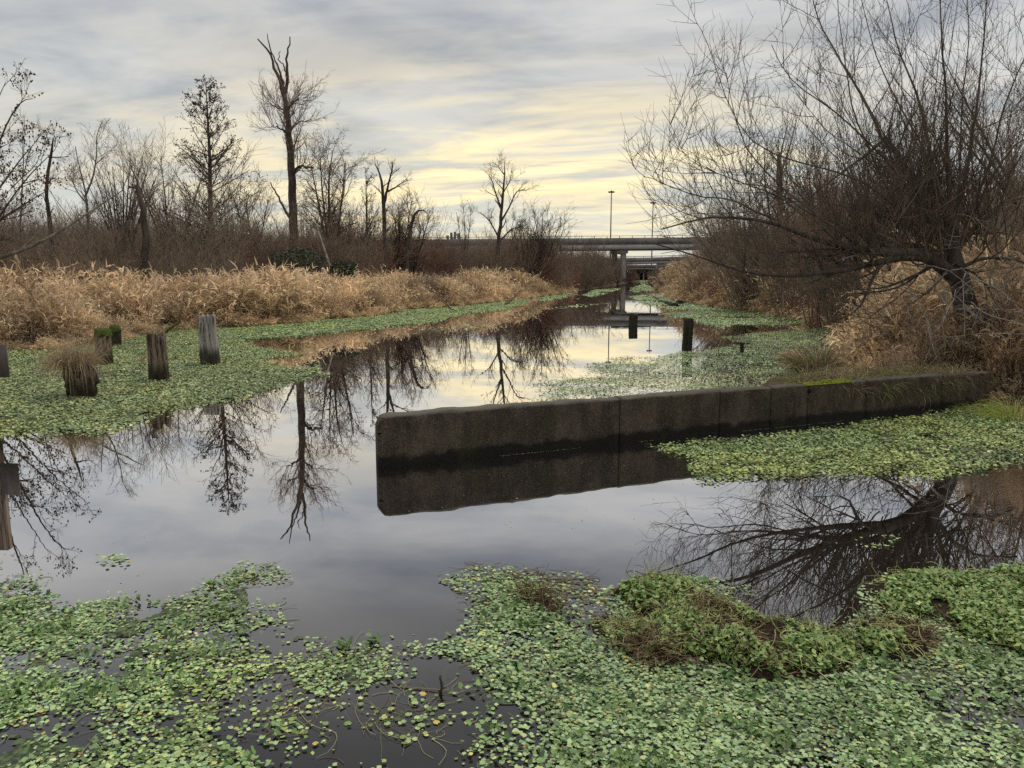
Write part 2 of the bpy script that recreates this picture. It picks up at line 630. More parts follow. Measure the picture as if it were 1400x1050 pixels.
left_edge = [(0, 480), (70, 480), (115, 474), (165, 467), (215, 457), (270, 449), (330, 447), (400, 443), (450, 437),
             (520, 432), (556, 423), (600, 421), (650, 417), (700, 411), (724, 407.5), (745, 405), (765, 402), (795, 397), (835, 391), (862, 386), (872, 383.5)]
LEFT = gp(left_edge) + [(40, 330), (10, 700), (-900, 700), (-900, 15), (-60, 19), (-34, 24)]
right_edge = [(1500, 650), (1440, 610), (1385, 578), (1345, 562)]
wall_a = G(519, 640)
wall_b = G(1352, 555)
wd = nrm((wall_b - wall_a)[:2])
wn = np.array([-wd[1], wd[0]])          # points away from the camera
if wn[1] < 0:
    wn = -wn
WT = 0.22
r2 = [tuple(wall_b[:2] + wn * 0.4), tuple((wall_a + (wall_b - wall_a) * 0.80)[:2] + wn * 0.35), tuple((wall_a + (wall_b - wall_a) * 0.765)[:2] + wn * 0.7)]
right_back = [(1172, 498), (1176, 478), (1172, 460), (1130, 444), (1080, 433), (1020, 424), (985, 421), (955, 416), (930, 411), (912, 402), (897, 394), (887, 387), (884, 384)]
RIGHT = [(22, -20)] + gp(right_edge) + r2 + gp(right_back) + [(52, 330), (60, 700), (900, 700), (900, -20)]
NEAR = [(-900, -60), (900, -60), (900, 1.2), (22, 1.2), (5, 0.6), (-12, 1.0), (-900, 1.0)]


def landsd(x, y):
    return np.maximum(np.maximum(sdf(x, y, LEFT), sdf(x, y, RIGHT)), sdf(x, y, NEAR))


def gh(x, y):
    s = landsd(x, y)
    n = fbm(x * 0.25, y * 0.25, 5)
    t = np.clip(s / 2.5, 0, 1)
    t = t * t * (3 - 2 * t)
    h = 0.02 + (0.35 + 0.5 * n) * t + 0.25 * np.clip(s / 20, 0, 1)
    return np.where(s > 0, h, -0.5 * np.clip(-s / 1.0, 0, 1) + 0.02)


def axis(a, b, step, far):
    c = np.arange(a, b + 0.01, step)
    e = b + np.cumsum(np.geomspace(step * 1.5, far * 0.25, 16))
    e2 = a - np.cumsum(np.geomspace(step * 1.5, far * 0.25, 16))
    return np.r_[e2[::-1], c, e]


gxs = axis(-60, 60, 0.8, 1500)
gys = np.r_[-80, -40, -20, -10, -5, axis(0, 130, 0.8, 1500)[16:]]
GX, GY = np.meshgrid(gxs, gys)
GZ = gh(GX.ravel(), GY.ravel())
nx, ny = len(gxs), len(gys)
ii = np.arange(nx * ny).reshape(ny, nx)
F = np.stack([ii[:-1, :-1], ii[:-1, 1:], ii[1:, 1:], ii[1:, :-1]], -1).reshape(-1, 4)
o = link('ground', mesh('ground', np.c_[GX.ravel(), GY.ravel(), GZ], F, M['ground'], True), kind='structure')
wv = np.array([(-2500, -60, 0), (2500, -60, 0), (2500, 3500, 0), (-2500, 3500, 0)], float)
link('water', mesh('water', wv, np.array([[0, 1, 2, 3]]), M['water']), kind='structure')

# ------------------------------------------------------------------ boxes
def box_vf(c, s, rz=0.0):
    x_, y_, z_ = s[0] / 2, s[1] / 2, s[2] / 2
    V = np.array([(-x_, -y_, -z_), (x_, -y_, -z_), (x_, y_, -z_), (-x_, y_, -z_), (-x_, -y_, z_), (x_, -y_, z_), (x_, y_, z_), (-x_, y_, z_)])
    cs, sn = math.cos(rz), math.sin(rz)
    V = np.c_[V[:, 0] * cs - V[:, 1] * sn, V[:, 0] * sn + V[:, 1] * cs, V[:, 2]] + np.asarray(c)
    F = np.array([(0, 3, 2, 1), (4, 5, 6, 7), (0, 1, 5, 4), (1, 2, 6, 5), (2, 3, 7, 6), (3, 0, 4, 7)])
    return V, F


def sweep(path, prof):
    """sweep a (offset, z) profile along a horizontal path of xyz points"""
    path = np.asarray(path, float)
    T = np.gradient(path, axis=0)
    T[:, 2] = 0
    T = nrm(T)
    Nn = np.c_[-T[:, 1], T[:, 0], np.zeros(len(T))]
    prof = np.asarray(prof, float)
    V = path[:, None, :] + Nn[:, None, :] * prof[None, :, 0, None] + np.array([0, 0, 1.0]) * prof[None, :, 1, None]
    n, k = len(path), len(prof)
    idx = np.arange(n * k).reshape(n, k)
    a, b_ = idx[:-1], idx[1:]
    F = np.stack([a, np.roll(a, -1, 1), np.roll(b_, -1, 1), b_], -1).reshape(-1, 4)
    caps = [idx[0][::-1][None, :], idx[-1][None, :]]
    return V.reshape(-1, 3), F, caps


# ------------------------------------------------------------------ highway overpass
def bridge(name, label, path, width, dz_girder, dz_deck, zpar, piers, mats, grp=None, post_step=3.0):
    path = np.asarray(path, float)
    root = thing(name, label, 'bridge', tuple(path[0] * [1, 1, 0]), grp)
    hw = width / 2

    def sw(nm, prof, m_):
        V, F, caps = sweep(path, prof)
        link(nm, mesh(nm, V, [F] + [c for c in caps], m_), root)
    # z=0 of the profile is the road surface
    sw('deck', [(-hw, -dz_deck), (hw, -dz_deck), (hw, 0), (-hw, 0)], mats[1])
    for s in (-1, 1):
        sw('parapet', sorted_prof(s, hw, dz_deck, zpar), mats[1])
        sw('girder', [(s * hw * 0.96 - 0.35, -dz_deck - dz_girder), (s * hw * 0.96 + 0.35, -dz_deck - dz_girder), (s * hw * 0.96 + 0.35, -dz_deck - 0.003), (s * hw * 0.96 - 0.35, -dz_deck - 0.003)], mats[0])
    sw('girder', [(-0.4, -dz_deck - dz_girder), (0.4, -dz_deck - dz_girder), (0.4, -dz_deck - 0.003), (-0.4, -dz_deck - 0.003)], mats[0])
    # top rail and its posts
    pr = path.copy()
    d = np.r_[0, np.cumsum(np.linalg.norm(np.diff(path, axis=0), axis=1))]
    T = nrm(np.gradient(path, axis=0))
    Nn = np.c_[-T[:, 1], T[:, 0], np.zeros(len(T))]
    for s in (-1, 1):
        V, F, caps = sweep(path, [(s * (hw - 0.1) - 0.05, zpar + 0.42), (s * (hw - 0.1) + 0.05, zpar + 0.42), (s * (hw - 0.1) + 0.05, zpar + 0.52), (s * (hw - 0.1) - 0.05, zpar + 0.52)])
        link('rail', mesh('rail', V, [F] + caps, M['metal']), root)
    pm = mesh('rail_post', *box_vf((0, 0, 0.21), (0.14, 0.14, 0.418)), M['metal'])
    for s_ in np.arange(0, d[-1], post_step):
        p = np.array([np.interp(s_, d, path[:, k]) for k in range(3)])
        q = np.array([np.interp(s_, d, Nn[:, k]) for k in range(3)])
        po = link('rail_post', pm, root)
        po.location = Vector(p - q * (hw - 0.1) + [0, 0, zpar + 0.001]) - Vector(root.location)
    for (px_, w_, dd_) in piers:
        # piers at given X along the path
        p = np.array([px_, np.interp(px_, path[:, 0], path[:, 1]), np.interp(px_, path[:, 0], path[:, 2])])
        top = p[2] - dz_deck - dz_girder
        V, F = box_vf((p[0], p[1], top / 2 - 0.6), (w_, dd_, top - 1.2 + 1.2 - 0.004))
        a = np.linspace(0, 2 * math.pi, 17)[:-1]
        ring = np.c_[np.cos(a) * w_ / 2, np.sin(a) * w_ / 2]
        pz = mesh('pier', np.r_[np.c_[p[0] + ring[:, 0], p[1] - dd_ / 2 + ring[:, 1], np.full(16, -0.5)], np.c_[p[0] + ring[:, 0], p[1] - dd_ / 2 + ring[:, 1], np.full(16, top - 0.9)]],
                  [np.stack([np.arange(16), (np.arange(16) + 1) % 16, (np.arange(16) + 1) % 16 + 16, np.arange(16) + 16], -1)], mats[0], True)
        link('pier', pz, root)
        pz2 = pz.copy()
        o2 = link('pier', pz, root)
        o2.location = o2.location + Vector((-0.9, dd_, 0))
        V, F = box_vf((p[0] - 0.4, p[1], top - 0.45), (w_ + 1.3, dd_ + w_ + 1.2, 0.894))
        link('pier_cap', mesh('pier_cap', V, F, mats[0]), root)
    return root


def sorted_prof(s, hw, dz, zp):
    a, b_ = s * hw - 0.12 * (1 if s > 0 else -1) * 0, s * (hw + 0.28)
    lo, hi = min(a, b_), max(a, b_)
    lo += 0.003 if s > 0 else 0
    hi -= 0.003 if s < 0 else 0
    return [(lo, -dz - 0.15), (hi, -dz - 0.15), (hi, zp), (lo, zp)]


DB = 190.0
X0 = -95
xs = np.linspace(-95, 150, 50)
zt = A(847, 326.5, DB)[2]
path = np.c_[xs, DB + 6 * np.sin((xs - 20) / 90), zt - 1.0 + (xs - 27) * 0.011]
bridge('highway_overpass', 'long grey concrete highway overpass crossing high over the river, nearest of the bridges', path, 14, 1.35, 0.35, 0.95,
       [(26.6, 1.35, 9), (-14, 1.35, 9), (68, 1.35, 9), (110, 1.35, 9)], (M['concrete_pale'], M['concrete_dark']))
D2 = 265.0
xs2 = np.linspace(20, 200, 50)
z2 = A(905, 353, D2)[2]
p2 = np.c_[xs2, D2 - 0.0016 * (xs2 - 50) ** 2, z2 - 1.0 + 0.00055 * (xs2 - 25) ** 2]
bridge('ramp_bridge', 'curved concrete ramp bridge rising to the right behind the high overpass', p2, 9, 0.9, 0.3, 0.9,
       [(51.5, 1.2, 4), (95, 1.2, 4)], (M['concrete_pale'], M['concrete_dark']))
D3 = 235.0
xs3 = np.linspace(22, 90, 20)
z3 = A(880, 362, D3)[2]
p3 = np.c_[xs3, np.full(20, D3), np.full(20, z3 - 0.5)]
lb = bridge('low_bridge', 'low concrete road bridge with dark openings close above the river under the overpasses', p3, 8, 0.6, 0.3, 0.5,
            [(44.4, 0.5, 3), (39.6, 0.5, 3), (36.8, 0.4, 3), (50, 0.5, 3)], (M['concrete_pale'], M['concrete_dark']))
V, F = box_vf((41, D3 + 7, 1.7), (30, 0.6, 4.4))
link('opening_shade', mesh('opening_shade', V, F, M['black']), lb)  # added black sheet standing in for the shade under the low bridge
for px_, py_, Y_, nm in ((836, 260, 300.0, 'tall bare high-mast highway light pole rising clear above the overpass'), (893, 275, 330.0, 'shorter high-mast light pole half hidden behind the willow twigs')):
    tp = A(px_, py_, Y_)
    r = thing('light_pole', nm, 'light pole', (tp[0], tp[1], 0), 'highway light poles')
    P, R = resample([(tp[0], tp[1], -0.3), (tp[0], tp[1], tp[2])], (0.32, 0.18), 6)
    link('pole', mesh('pole', *tubes(P[None], R[None], 8), M['metal'], True), r)
    lm = mesh('lamp', *box_vf((0, 0, 0), (0.5, 0.5, 0.5)), M['metal'])
    a = np.linspace(0, 2 * math.pi, 13)
    rg = np.c_[tp[0] + 0.7 * np.cos(a), tp[1] + 0.7 * np.sin(a), np.full(13, tp[2] - 0.5)]
    link('ring', mesh('ring', *tubes(rg[None], np.full((1, 13), 0.12), 4), M['metal']), r)
    for k in range(6):
        al = k * math.pi / 3
        lo = link('lamp', lm, r)
        lo.location = Vector((0.95 * math.cos(al), 0.95 * math.sin(al), tp[2] - 0.7))
# far tank farm on the skyline
r = thing('storage_tanks', 'tiny dark cluster of far-off stacks on the skyline left of the overpass', 'stacks', tuple(A(618, 330, 480.0) * [1, 1, 0]))
for k, (px_, py_) in enumerate(((612, 322), (617, 318), (622, 317), (627, 319), (604, 328))):
    tp = A(px_, py_, 480.0)
    P = np.array([(tp[0], 480, 0.3), (tp[0], 480, tp[2] * 0.5), (tp[0], 480, tp[2])])
    link('stack', mesh('stack', *tubes(P[None], np.array([[0.9, 0.9, 0.8]]), 10), M['concrete_dark'], True), r)

# ------------------------------------------------------------------ GN instancing for uncountable masses
def scatter(name, pts, rot, scl, idx, protos, label_mat=None, **props):
    """one object that instances the prototype meshes on points (grass, thicket)"""
    pc = bpy.data.collections.new(name + '_source')
    for i, me in enumerate(protos):
        po = bpy.data.objects.new('%s_source_%02d' % (name, i), me)
        pc.objects.link(po)
    me = bpy.data.meshes.new(name)
    me.vertices.add(len(pts))
    me.vertices.foreach_set('co', np.asarray(pts, np.float32).ravel())
    a = me.attributes.new('rot', 'FLOAT_VECTOR', 'POINT')
    a.data.foreach_set('vector', np.asarray(rot, np.float32).ravel())
    a = me.attributes.new('scl', 'FLOAT_VECTOR', 'POINT')
    a.data.foreach_set('vector', np.asarray(scl, np.float32).ravel())
    a = me.attributes.new('idx', 'INT', 'POINT')
    a.data.foreach_set('value', np.asarray(idx, np.int32))
    ob = bpy.data.objects.new(name, me)
    COL.objects.link(ob)
    for k, v_ in props.items():
        ob[k] = v_
    ng = bpy.data.node_groups.new(name + '_nodes', 'GeometryNodeTree')
    ng.interface.new_socket(name='Geometry', in_out='INPUT', socket_type='NodeSocketGeometry')
    ng.interface.new_socket(name='Geometry', in_out='OUTPUT', socket_type='NodeSocketGeometry')
    gi = ng.nodes.new('NodeGroupInput')
    go = ng.nodes.new('NodeGroupOutput')
    ip = ng.nodes.new('GeometryNodeInstanceOnPoints')
    ci = ng.nodes.new('GeometryNodeCollectionInfo')
    ci.inputs['Collection'].default_value = pc
    ci.inputs['Separate Children'].default_value = True
    ci.inputs['Reset Children'].default_value = True
    ip.inputs['Pick Instance'].default_value = True

    def na(nm, dt):
        n = ng.nodes.new('GeometryNodeInputNamedAttribute')
        n.data_type = dt
        n.inputs['Name'].default_value = nm
        return [s for s in n.outputs if s.enabled and s.name == 'Attribute'][0]
    ng.links.new(gi.outputs[0], ip.inputs['Points'])
    ng.links.new(ci.outputs[0], ip.inputs['Instance'])
    ng.links.new(na('idx', 'INT'), ip.inputs['Instance Index'])
    ng.links.new(na('rot', 'FLOAT_VECTOR'), ip.inputs['Rotation'])
    ng.links.new(na('scl', 'FLOAT_VECTOR'), ip.inputs['Scale'])
    ng.links.new(ip.outputs[0], go.inputs[0])
    md = ob.modifiers.new('scatter', 'NODES')
    md.node_group = ng
    return ob


def blades(S, D, L, w, K, droop, rng, wob=0.05):
    """flat tapering curved blades -> V,F per blade (K segs)"""
    N = len(S)
    P = np.empty((N, K + 1, 3))
    P[:, 0] = S
    d = nrm(D)
    for k in range(K):
        d = nrm(d + rng.normal(0, wob, (N, 3)) + np.c_[np.zeros(N), np.zeros(N), -np.ones(N)] * (droop * (k + 1) / K)[:, None])
        P[:, k + 1] = P[:, k] + d * (L / K)[:, None]
    sidev = nrm(np.cross(nrm(P[:, -1] - P[:, 0] + 1e-4), rng.normal(0, 1, (N, 3))))
    tw = np.array([1.0 - 0.9 * (k / K) ** 1.6 for k in range(K + 1)])
    off = sidev[:, None, :] * (w[:, None] * tw[None, :])[:, :, None] * 0.5
    V = np.stack([P - off, P + off], 2)       # N,K+1,2,3
    idx = np.arange(N * (K + 1) * 2).reshape(N, K + 1, 2)
    F = np.stack([idx[:, :-1, 0], idx[:, :-1, 1], idx[:, 1:, 1], idx[:, 1:, 0]], -1).reshape(-1, 4)
    return V.reshape(-1, 3), F, P


def reed_tuft(seed, nst=34, h=1.35, pal=None, leafy=6, spread=0.5, lean=0.35, droop=0.3, la=38):
    rng = np.random.default_rng(seed)
    pal = pal if pal is not None else np.array([(0.74, 0.56, 0.36), (0.60, 0.44, 0.27), (0.46, 0.33, 0.20), (0.90, 0.74, 0.51), (0.27, 0.19, 0.12)])
    r = np.sqrt(rng.uniform(0, 1, nst)) * spread
    a = rng.uniform(0, 2 * math.pi, nst)
    S = np.c_[r * np.cos(a), r * np.sin(a), np.full(nst, -0.05)]
    D = np.c_[rng.normal(0, lean, nst), rng.normal(0, lean, nst), np.ones(nst)]
    L = rng.uniform(0.65, 1.1, nst) * h
    c = pal[rng.integers(0, len(pal), nst)]
    V, F, P = blades(S, D, L, np.full(nst, 0.016), 5, rng.uniform(0.02, droop, nst), rng, 0.05)
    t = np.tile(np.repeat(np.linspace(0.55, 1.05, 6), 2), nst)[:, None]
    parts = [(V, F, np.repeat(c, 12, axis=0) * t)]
    n = leafy
    S2, D2, tt, _, pi = spawn(P, np.full(P.shape[:2], 0.01), n, 0.12, 1.0, la, 16, rng, up=0.3)
    L2 = rng.uniform(0.14, 0.34, len(S2))
    c2 = (pal[rng.integers(0, len(pal), len(S2))] * 0.5 + c[pi] * 0.5) * rng.uniform(0.8, 1.2, (len(S2), 1))
    V2, F2, _ = blades(S2, D2, L2, rng.uniform(0.018, 0.042, len(S2)) * (1 + 0.6 * tt), 3, rng.uniform(0.1, 0.95, len(S2)), rng, 0.1)
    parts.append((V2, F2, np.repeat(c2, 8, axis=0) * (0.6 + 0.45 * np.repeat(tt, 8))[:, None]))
    V, F, C = merge(parts)
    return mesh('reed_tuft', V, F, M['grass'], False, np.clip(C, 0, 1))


pal_hi = np.array([(0.72, 0.555, 0.365), (0.60, 0.45, 0.285), (0.85, 0.69, 0.475), (0.46, 0.34, 0.215), (0.76, 0.60, 0.39)])
pal_mid = np.array([(0.54, 0.41, 0.27), (0.42, 0.31, 0.20), (0.64, 0.50, 0.34), (0.26, 0.185, 0.12), (0.34, 0.25, 0.16)])
reeds = [reed_tuft(100 + i, pal=pal_hi if i < 3 else pal_mid, h=1.45 if i < 3 else 1.25) for i in range(6)]
palb = np.array([(0.38, 0.28, 0.18), (0.30, 0.21, 0.135), (0.46, 0.35, 0.23), (0.22, 0.16, 0.10)])
reeds_dark = [reed_tuft(140 + i, 34, 1.25, palb, 6, 0.45, 0.4) for i in range(3)]
reeds_droop = [reed_tuft(180 + i, 46, 0.95, None, 8, 0.38, 0.9) for i in range(3)]
palt = np.array([(0.40, 0.28, 0.17), (0.52, 0.38, 0.24), (0.28, 0.19, 0.115), (0.66, 0.50, 0.32), (0.20, 0.14, 0.09)])
reeds_tall = [reed_tuft(220 + i, 60, 1.5, palt, 3, 0.5, 0.14, 0.12, 24) for i in range(3)]
ALLR = reeds + reeds_dark + reeds_droop + reeds_tall


def rand_region(rng, x0, x1, y0, y1, n):
    return rng.uniform(x0, x1, n), rng.uniform(y0, y1, n)


rng = np.random.default_rng(7)


def grass_field(name, label, poly, x0, x1, y0, y1, n, smin, width, keepd, hfun, seed, tallp=0.0):
    rng = np.random.default_rng(seed)
    X, Y = rand_region(rng, x0, x1, y0, y1, n)
    s = sdf(X, Y, poly)
    wdt = width(X, Y)
    k = (s > smin) & (s < wdt)
    pr = keepd(X, Y, s)
    k &= rng.uniform(0, 1, n) < pr * np.clip((fbm(X * 1.1 + 70, Y * 1.1, 78, 3) - .32) * 6, .12, 1)
    X, Y, s = X[k], Y[k], s[k]
    # only what the river view could plausibly see
    Z = gh(X, Y)
    nn = len(X)
    hs = hfun(X, Y, s) * rng.uniform(0.8, 1.15, nn)
    mound = fbm(X * 0.55, Y * 0.55, 31, 3)
    hs = hs * np.clip(-0.15 + 2.3 * mound, 0.3, 1.65)
    edge = s < 0.7
    hi = fbm(X * 0.9 + 31, Y * 0.9, 41, 3) + rng.normal(0, .05, nn) > 0.5
    idx = np.where(hi, rng.integers(0, 3, nn), rng.integers(3, 6, nn))
    hs = hs * np.where(hi, 1.12, 0.85)
    dk = fbm(X * 0.7 + 9, Y * 0.7, 77, 3) > 0.55
    idx = np.where(dk & (rng.uniform(0, 1, nn) < 0.75), rng.integers(6, 9, nn), idx)
    idx = np.where(edge, rng.integers(9, 12, nn), idx)
    tl = (rng.uniform(0, 1, nn) < tallp) & ~edge
    idx = np.where(tl, rng.integers(12, 15, nn), idx)
    rot = np.c_[rng.normal(0, 0.12, nn), rng.normal(0, 0.12, nn), rng.uniform(0, 6.28, nn)]
    scl = np.c_[hs * rng.uniform(0.9, 1.2, nn), hs * rng.uniform(0.9, 1.2, nn), hs]
    return scatter(name, np.c_[X, Y, Z], rot, scl, idx, ALLR, label=label, kind='stuff'), nn


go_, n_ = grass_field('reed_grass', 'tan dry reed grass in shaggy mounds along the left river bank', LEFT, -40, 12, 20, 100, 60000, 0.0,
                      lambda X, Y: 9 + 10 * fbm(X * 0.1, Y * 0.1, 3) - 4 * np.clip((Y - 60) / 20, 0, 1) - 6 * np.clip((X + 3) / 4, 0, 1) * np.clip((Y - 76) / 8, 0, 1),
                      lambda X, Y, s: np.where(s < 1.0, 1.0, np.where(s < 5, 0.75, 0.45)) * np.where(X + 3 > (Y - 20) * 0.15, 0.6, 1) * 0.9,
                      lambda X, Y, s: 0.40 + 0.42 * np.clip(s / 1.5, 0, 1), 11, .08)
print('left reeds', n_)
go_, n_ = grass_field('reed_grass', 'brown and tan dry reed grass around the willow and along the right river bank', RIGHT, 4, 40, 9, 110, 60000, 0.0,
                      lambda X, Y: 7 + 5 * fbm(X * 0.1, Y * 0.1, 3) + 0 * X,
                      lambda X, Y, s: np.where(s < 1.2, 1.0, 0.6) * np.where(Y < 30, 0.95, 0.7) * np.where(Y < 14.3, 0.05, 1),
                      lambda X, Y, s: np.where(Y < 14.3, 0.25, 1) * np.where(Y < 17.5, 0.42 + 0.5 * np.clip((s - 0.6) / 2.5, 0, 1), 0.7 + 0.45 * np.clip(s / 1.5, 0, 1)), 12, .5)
print('right reeds', n_)

# ------------------------------------------------------------------ shrubs and thicket
def shrub_mesh(seed, h=4.0, ns=34, n1=5, n2=3, lean=0.38, m_='twig', r=0.018, spread=0.6, trop=0.05, leaf=None):
    rng = np.random.default_rng(seed)
    a = rng.uniform(0, 2 * math.pi, ns)
    rr = np.sqrt(rng.uniform(0, 1, ns)) * spread
    S = np.c_[rr * np.cos(a), rr * np.sin(a), np.full(ns, -0.1)]
    D = np.c_[np.cos(a) * lean * rng.uniform(0, 1.6, ns) + rng.normal(0, 0.12, ns), np.sin(a) * lean * rng.uniform(0, 1.6, ns) + rng.normal(0, 0.12, ns), np.ones(ns)]
    L = rng.uniform(0.55, 1.1, ns) * h
    P = walk(S, D, L, 6, 0.07, trop, rng)
    R = taper(rng.uniform(0.6, 1.2, ns) * r, 6, 0.25)
    parts = [tubes(P, R, 4)]
    S, D, t, Rp, pi = spawn(P, R, n1, 0.2, 0.97, 35, 12, rng)
    P1 = walk(S, D, (1.15 - t) * L[pi] * rng.uniform(0.3, 0.6, len(S)), 4, 0.1, 0.1, rng)
    R1 = taper(np.maximum(Rp * 0.6, 0.006), 4, 0.4)
    parts.append(tubes(P1, R1, 3))
    S, D, t, Rp, pi = spawn(P1, R1, n2, 0.15, 1.0, 38, 12, rng)
    P2 = walk(S, D, h * rng.uniform(0.05, 0.16, len(S)), 3, 0.12, 0.08, rng)
    R2 = taper(np.maximum(Rp * 0.6, 0.0045), 3, 0.5)
    parts.append(tubes(P2, R2, 3))
    V, F, _ = merge(parts)
    return mesh('shrub', V, F, M[m_], True)


th_protos = [shrub_mesh(200, 4.2, 34, 6, 4, 0.45, 'twig'), shrub_mesh(201, 4.0, 40, 6, 3, 0.35, 'twig'),
             shrub_mesh(202, 4.4, 30, 6, 4, 0.6, 'twig_tan'), shrub_mesh(203, 3.4, 70, 3, 2, 0.22, 'twig_red', 0.014, 0.9),
             shrub_mesh(204, 3.2, 70, 3, 2, 0.25, 'twig_red', 0.014, 0.9), shrub_mesh(205, 4.0, 36, 6, 4, 0.5, 'twig')]


def top_limit_left(X, Y):
    px, _ = proj(np.c_[X, Y, np.zeros_like(X)])
    return np.interp(px, [-400, 0, 150, 300, 480, 560, 600, 720, 760, 820, 870], [262, 266, 275, 266, 284, 308, 330, 334, 340, 348, 370])


def thicket(name, label, poly, x0, x1, y0, y1, n, smin, smax, lim, seed, redf, pmask=None, hmax=1.6):
    rng = np.random.default_rng(seed)
    X, Y = rand_region(rng, x0, x1, y0, y1, n)
    s = sdf(X, Y, poly)
    k = (s > smin(X, Y)) & (s < smax)
    if pmask is not None:
        k &= pmask(X, Y)
    k &= (np.abs(X) < 0.75 * Y + 8)
    X, Y, s = X[k], Y[k], s[k]
    nn = len(X)
    Z = gh(X, Y)
    # real height of the growth: what reaches the thicket's skyline from its own place
    py = lim(X, Y)
    e = np.tan(np.arctan((525 - py) / FPX) - PITCH)
    top = H + e * Y
    hs = np.clip((top - Z) / 4.2, 0.35, hmax) * np.clip(-0.1 + 1.7 * fbm(X * 0.2, Y * 0.2, seed + 3, 3), 0.4, 1.3) * np.where(rng.uniform(0, 1, nn) < 0.3, 1.15, 0.72) * rng.uniform(0.8, 1.1, nn)
    red = rng.uniform(0, 1, nn) < redf(X, Y)
    idx = np.where(red, rng.integers(3, 5, nn), np.array([0, 1, 2, 2, 2, 5])[rng.integers(0, 6, nn)])
    rot = np.c_[rng.normal(0, 0.08, nn), rng.normal(0, 0.08, nn), rng.uniform(0, 6.28, nn)]
    w = np.maximum(hs, 0.6) * rng.uniform(0.9, 1.3, nn)
    print(name, nn)
    return scatter(name, np.c_[X, Y, Z], rot, np.c_[w, w, hs], idx, th_protos, label=label, kind='stuff')


thicket('thicket', 'brown leafless thicket of brush behind the reeds on the left bank', LEFT, -90, 42, 34, 240, 10500,
        lambda X, Y: np.where(Y < 76, 8 + 3 * fbm(X * 0.1, Y * 0.1, 3), np.where(Y < 84, 4, 0.5)), 75, top_limit_left, 21,
        lambda X, Y: np.where((X > -22) & (X < 8) & (Y > 50), 0.5, 0.12) * (fbm(X * 0.07, Y * 0.07, 9) > 0.42))
thicket('thicket', 'dense brown brush crowding the right bank behind the willow and down to the bridges', RIGHT, 6, 110, 17, 230, 7000,
        lambda X, Y: np.where(Y < 24, 3.0, np.where(Y < 34, 2.0, np.where(Y < 62, 0.35, 1.2))), 45,
        lambda X, Y: np.interp(proj(np.c_[X, Y, np.zeros_like(X)])[0], [860, 900, 940, 965, 985, 1010, 1060, 1200, 1400, 1700], [374, 368, 358, 348, 325, 285, 262, 235, 215, 200]), 22,
        lambda X, Y: 0.15 + 0 * X, hmax=1.9)

rng = np.random.default_rng(93)
n = 900
X, Y_ = rng.uniform(-30, 6, n), rng.uniform(26, 78, n)
s_ = sdf(X, Y_, LEFT)
k = (s_ > 1.5) & (s_ < 10) & (fbm(X * .16, Y_ * .16, 55, 2) > .52)
X, Y_ = X[k], Y_[k]
n = len(X)
hs = rng.uniform(.28, .5, n)
scatter('thicket', np.c_[X, Y_, gh(X, Y_)], np.c_[rng.normal(0, .1, n), rng.normal(0, .1, n), rng.uniform(0, 6, n)], np.c_[hs, hs, hs * 1.1], rng.integers(2, 5, n), th_protos,
        label='low red-brown brush growing up through the reeds of the left bank', kind='stuff')

# ------------------------------------------------------------------ trees
def tree_parts(trunks, tr_r, spec, seed, sides=9):
    """trunks: list of (pts, radii); spec: list of levels dict(n,t0,t1,a,len,lt,K,wob,trop,rr,min,sides)"""
    rng = np.random.default_rng(seed)
    Kt = 14
    Ps, Rs = [], []
    for pts, rad in trunks:
        P, R = resample(pts, rad, Kt)
        Ps.append(P)
        Rs.append(R)
    P, R = np.stack(Ps), np.stack(Rs)
    jit = rng.normal(0, 1, P.shape) * R[:, :, None] * 0.18
    jit[:, 0] = 0
    P = P + jit
    trunk = tubes(P, R, sides)
    Lp = np.linalg.norm(np.diff(P, axis=1), axis=2).sum(1)
    out = []
    for s in spec:
        S, D, t, Rp, pi = spawn(P, R, s['n'], s.get('t0', 0.2), s.get('t1', 1.0), s['a'], s.get('asd', 10), rng, s.get('up', 0.0))
        base_L = Lp[pi] * s['len'] if s.get('rel', True) else np.full(len(S), s['len'])
        lt = s.get('lt', 0.0)
        L = base_L * (1 - lt * t) * rng.uniform(0.6, 1.2, len(S))
        P = walk(S, D, L, s['K'], s['wob'], s['trop'], rng, s.get('tv', (0, 0, 1)))
        R = taper(np.clip(Rp * s['rr'], s['min'], s.get('max', 9)), s['K'], s.get('e', 0.35))
        Lp = L
        out.append((P, R, s.get('sides', 3)))
    return trunk, out


def cones_at(P, n, rng, size=0.03):
    pts = P[:, -2:, :].reshape(-1, 3)
    k = rng.integers(0, len(pts), n)
    c = pts[k] + rng.normal(0, 0.03, (n, 3))
    oc = np.array([(1, 0, 0), (-1, 0, 0), (0, 1, 0), (0, -1, 0), (0, 0, 1.3), (0, 0, -1.3)])
    V = c[:, None, :] + oc[None] * (size * rng.uniform(0.6, 1.3, n))[:, None, None]
    f = np.array([(0, 2, 4), (2, 1, 4), (1, 3, 4), (3, 0, 4), (2, 0, 5), (1, 2, 5), (3, 1, 5), (0, 3, 5)])
    F = (np.arange(n)[:, None, None] * 6 + f[None]).reshape(-1, 3)
    return V.reshape(-1, 3), F


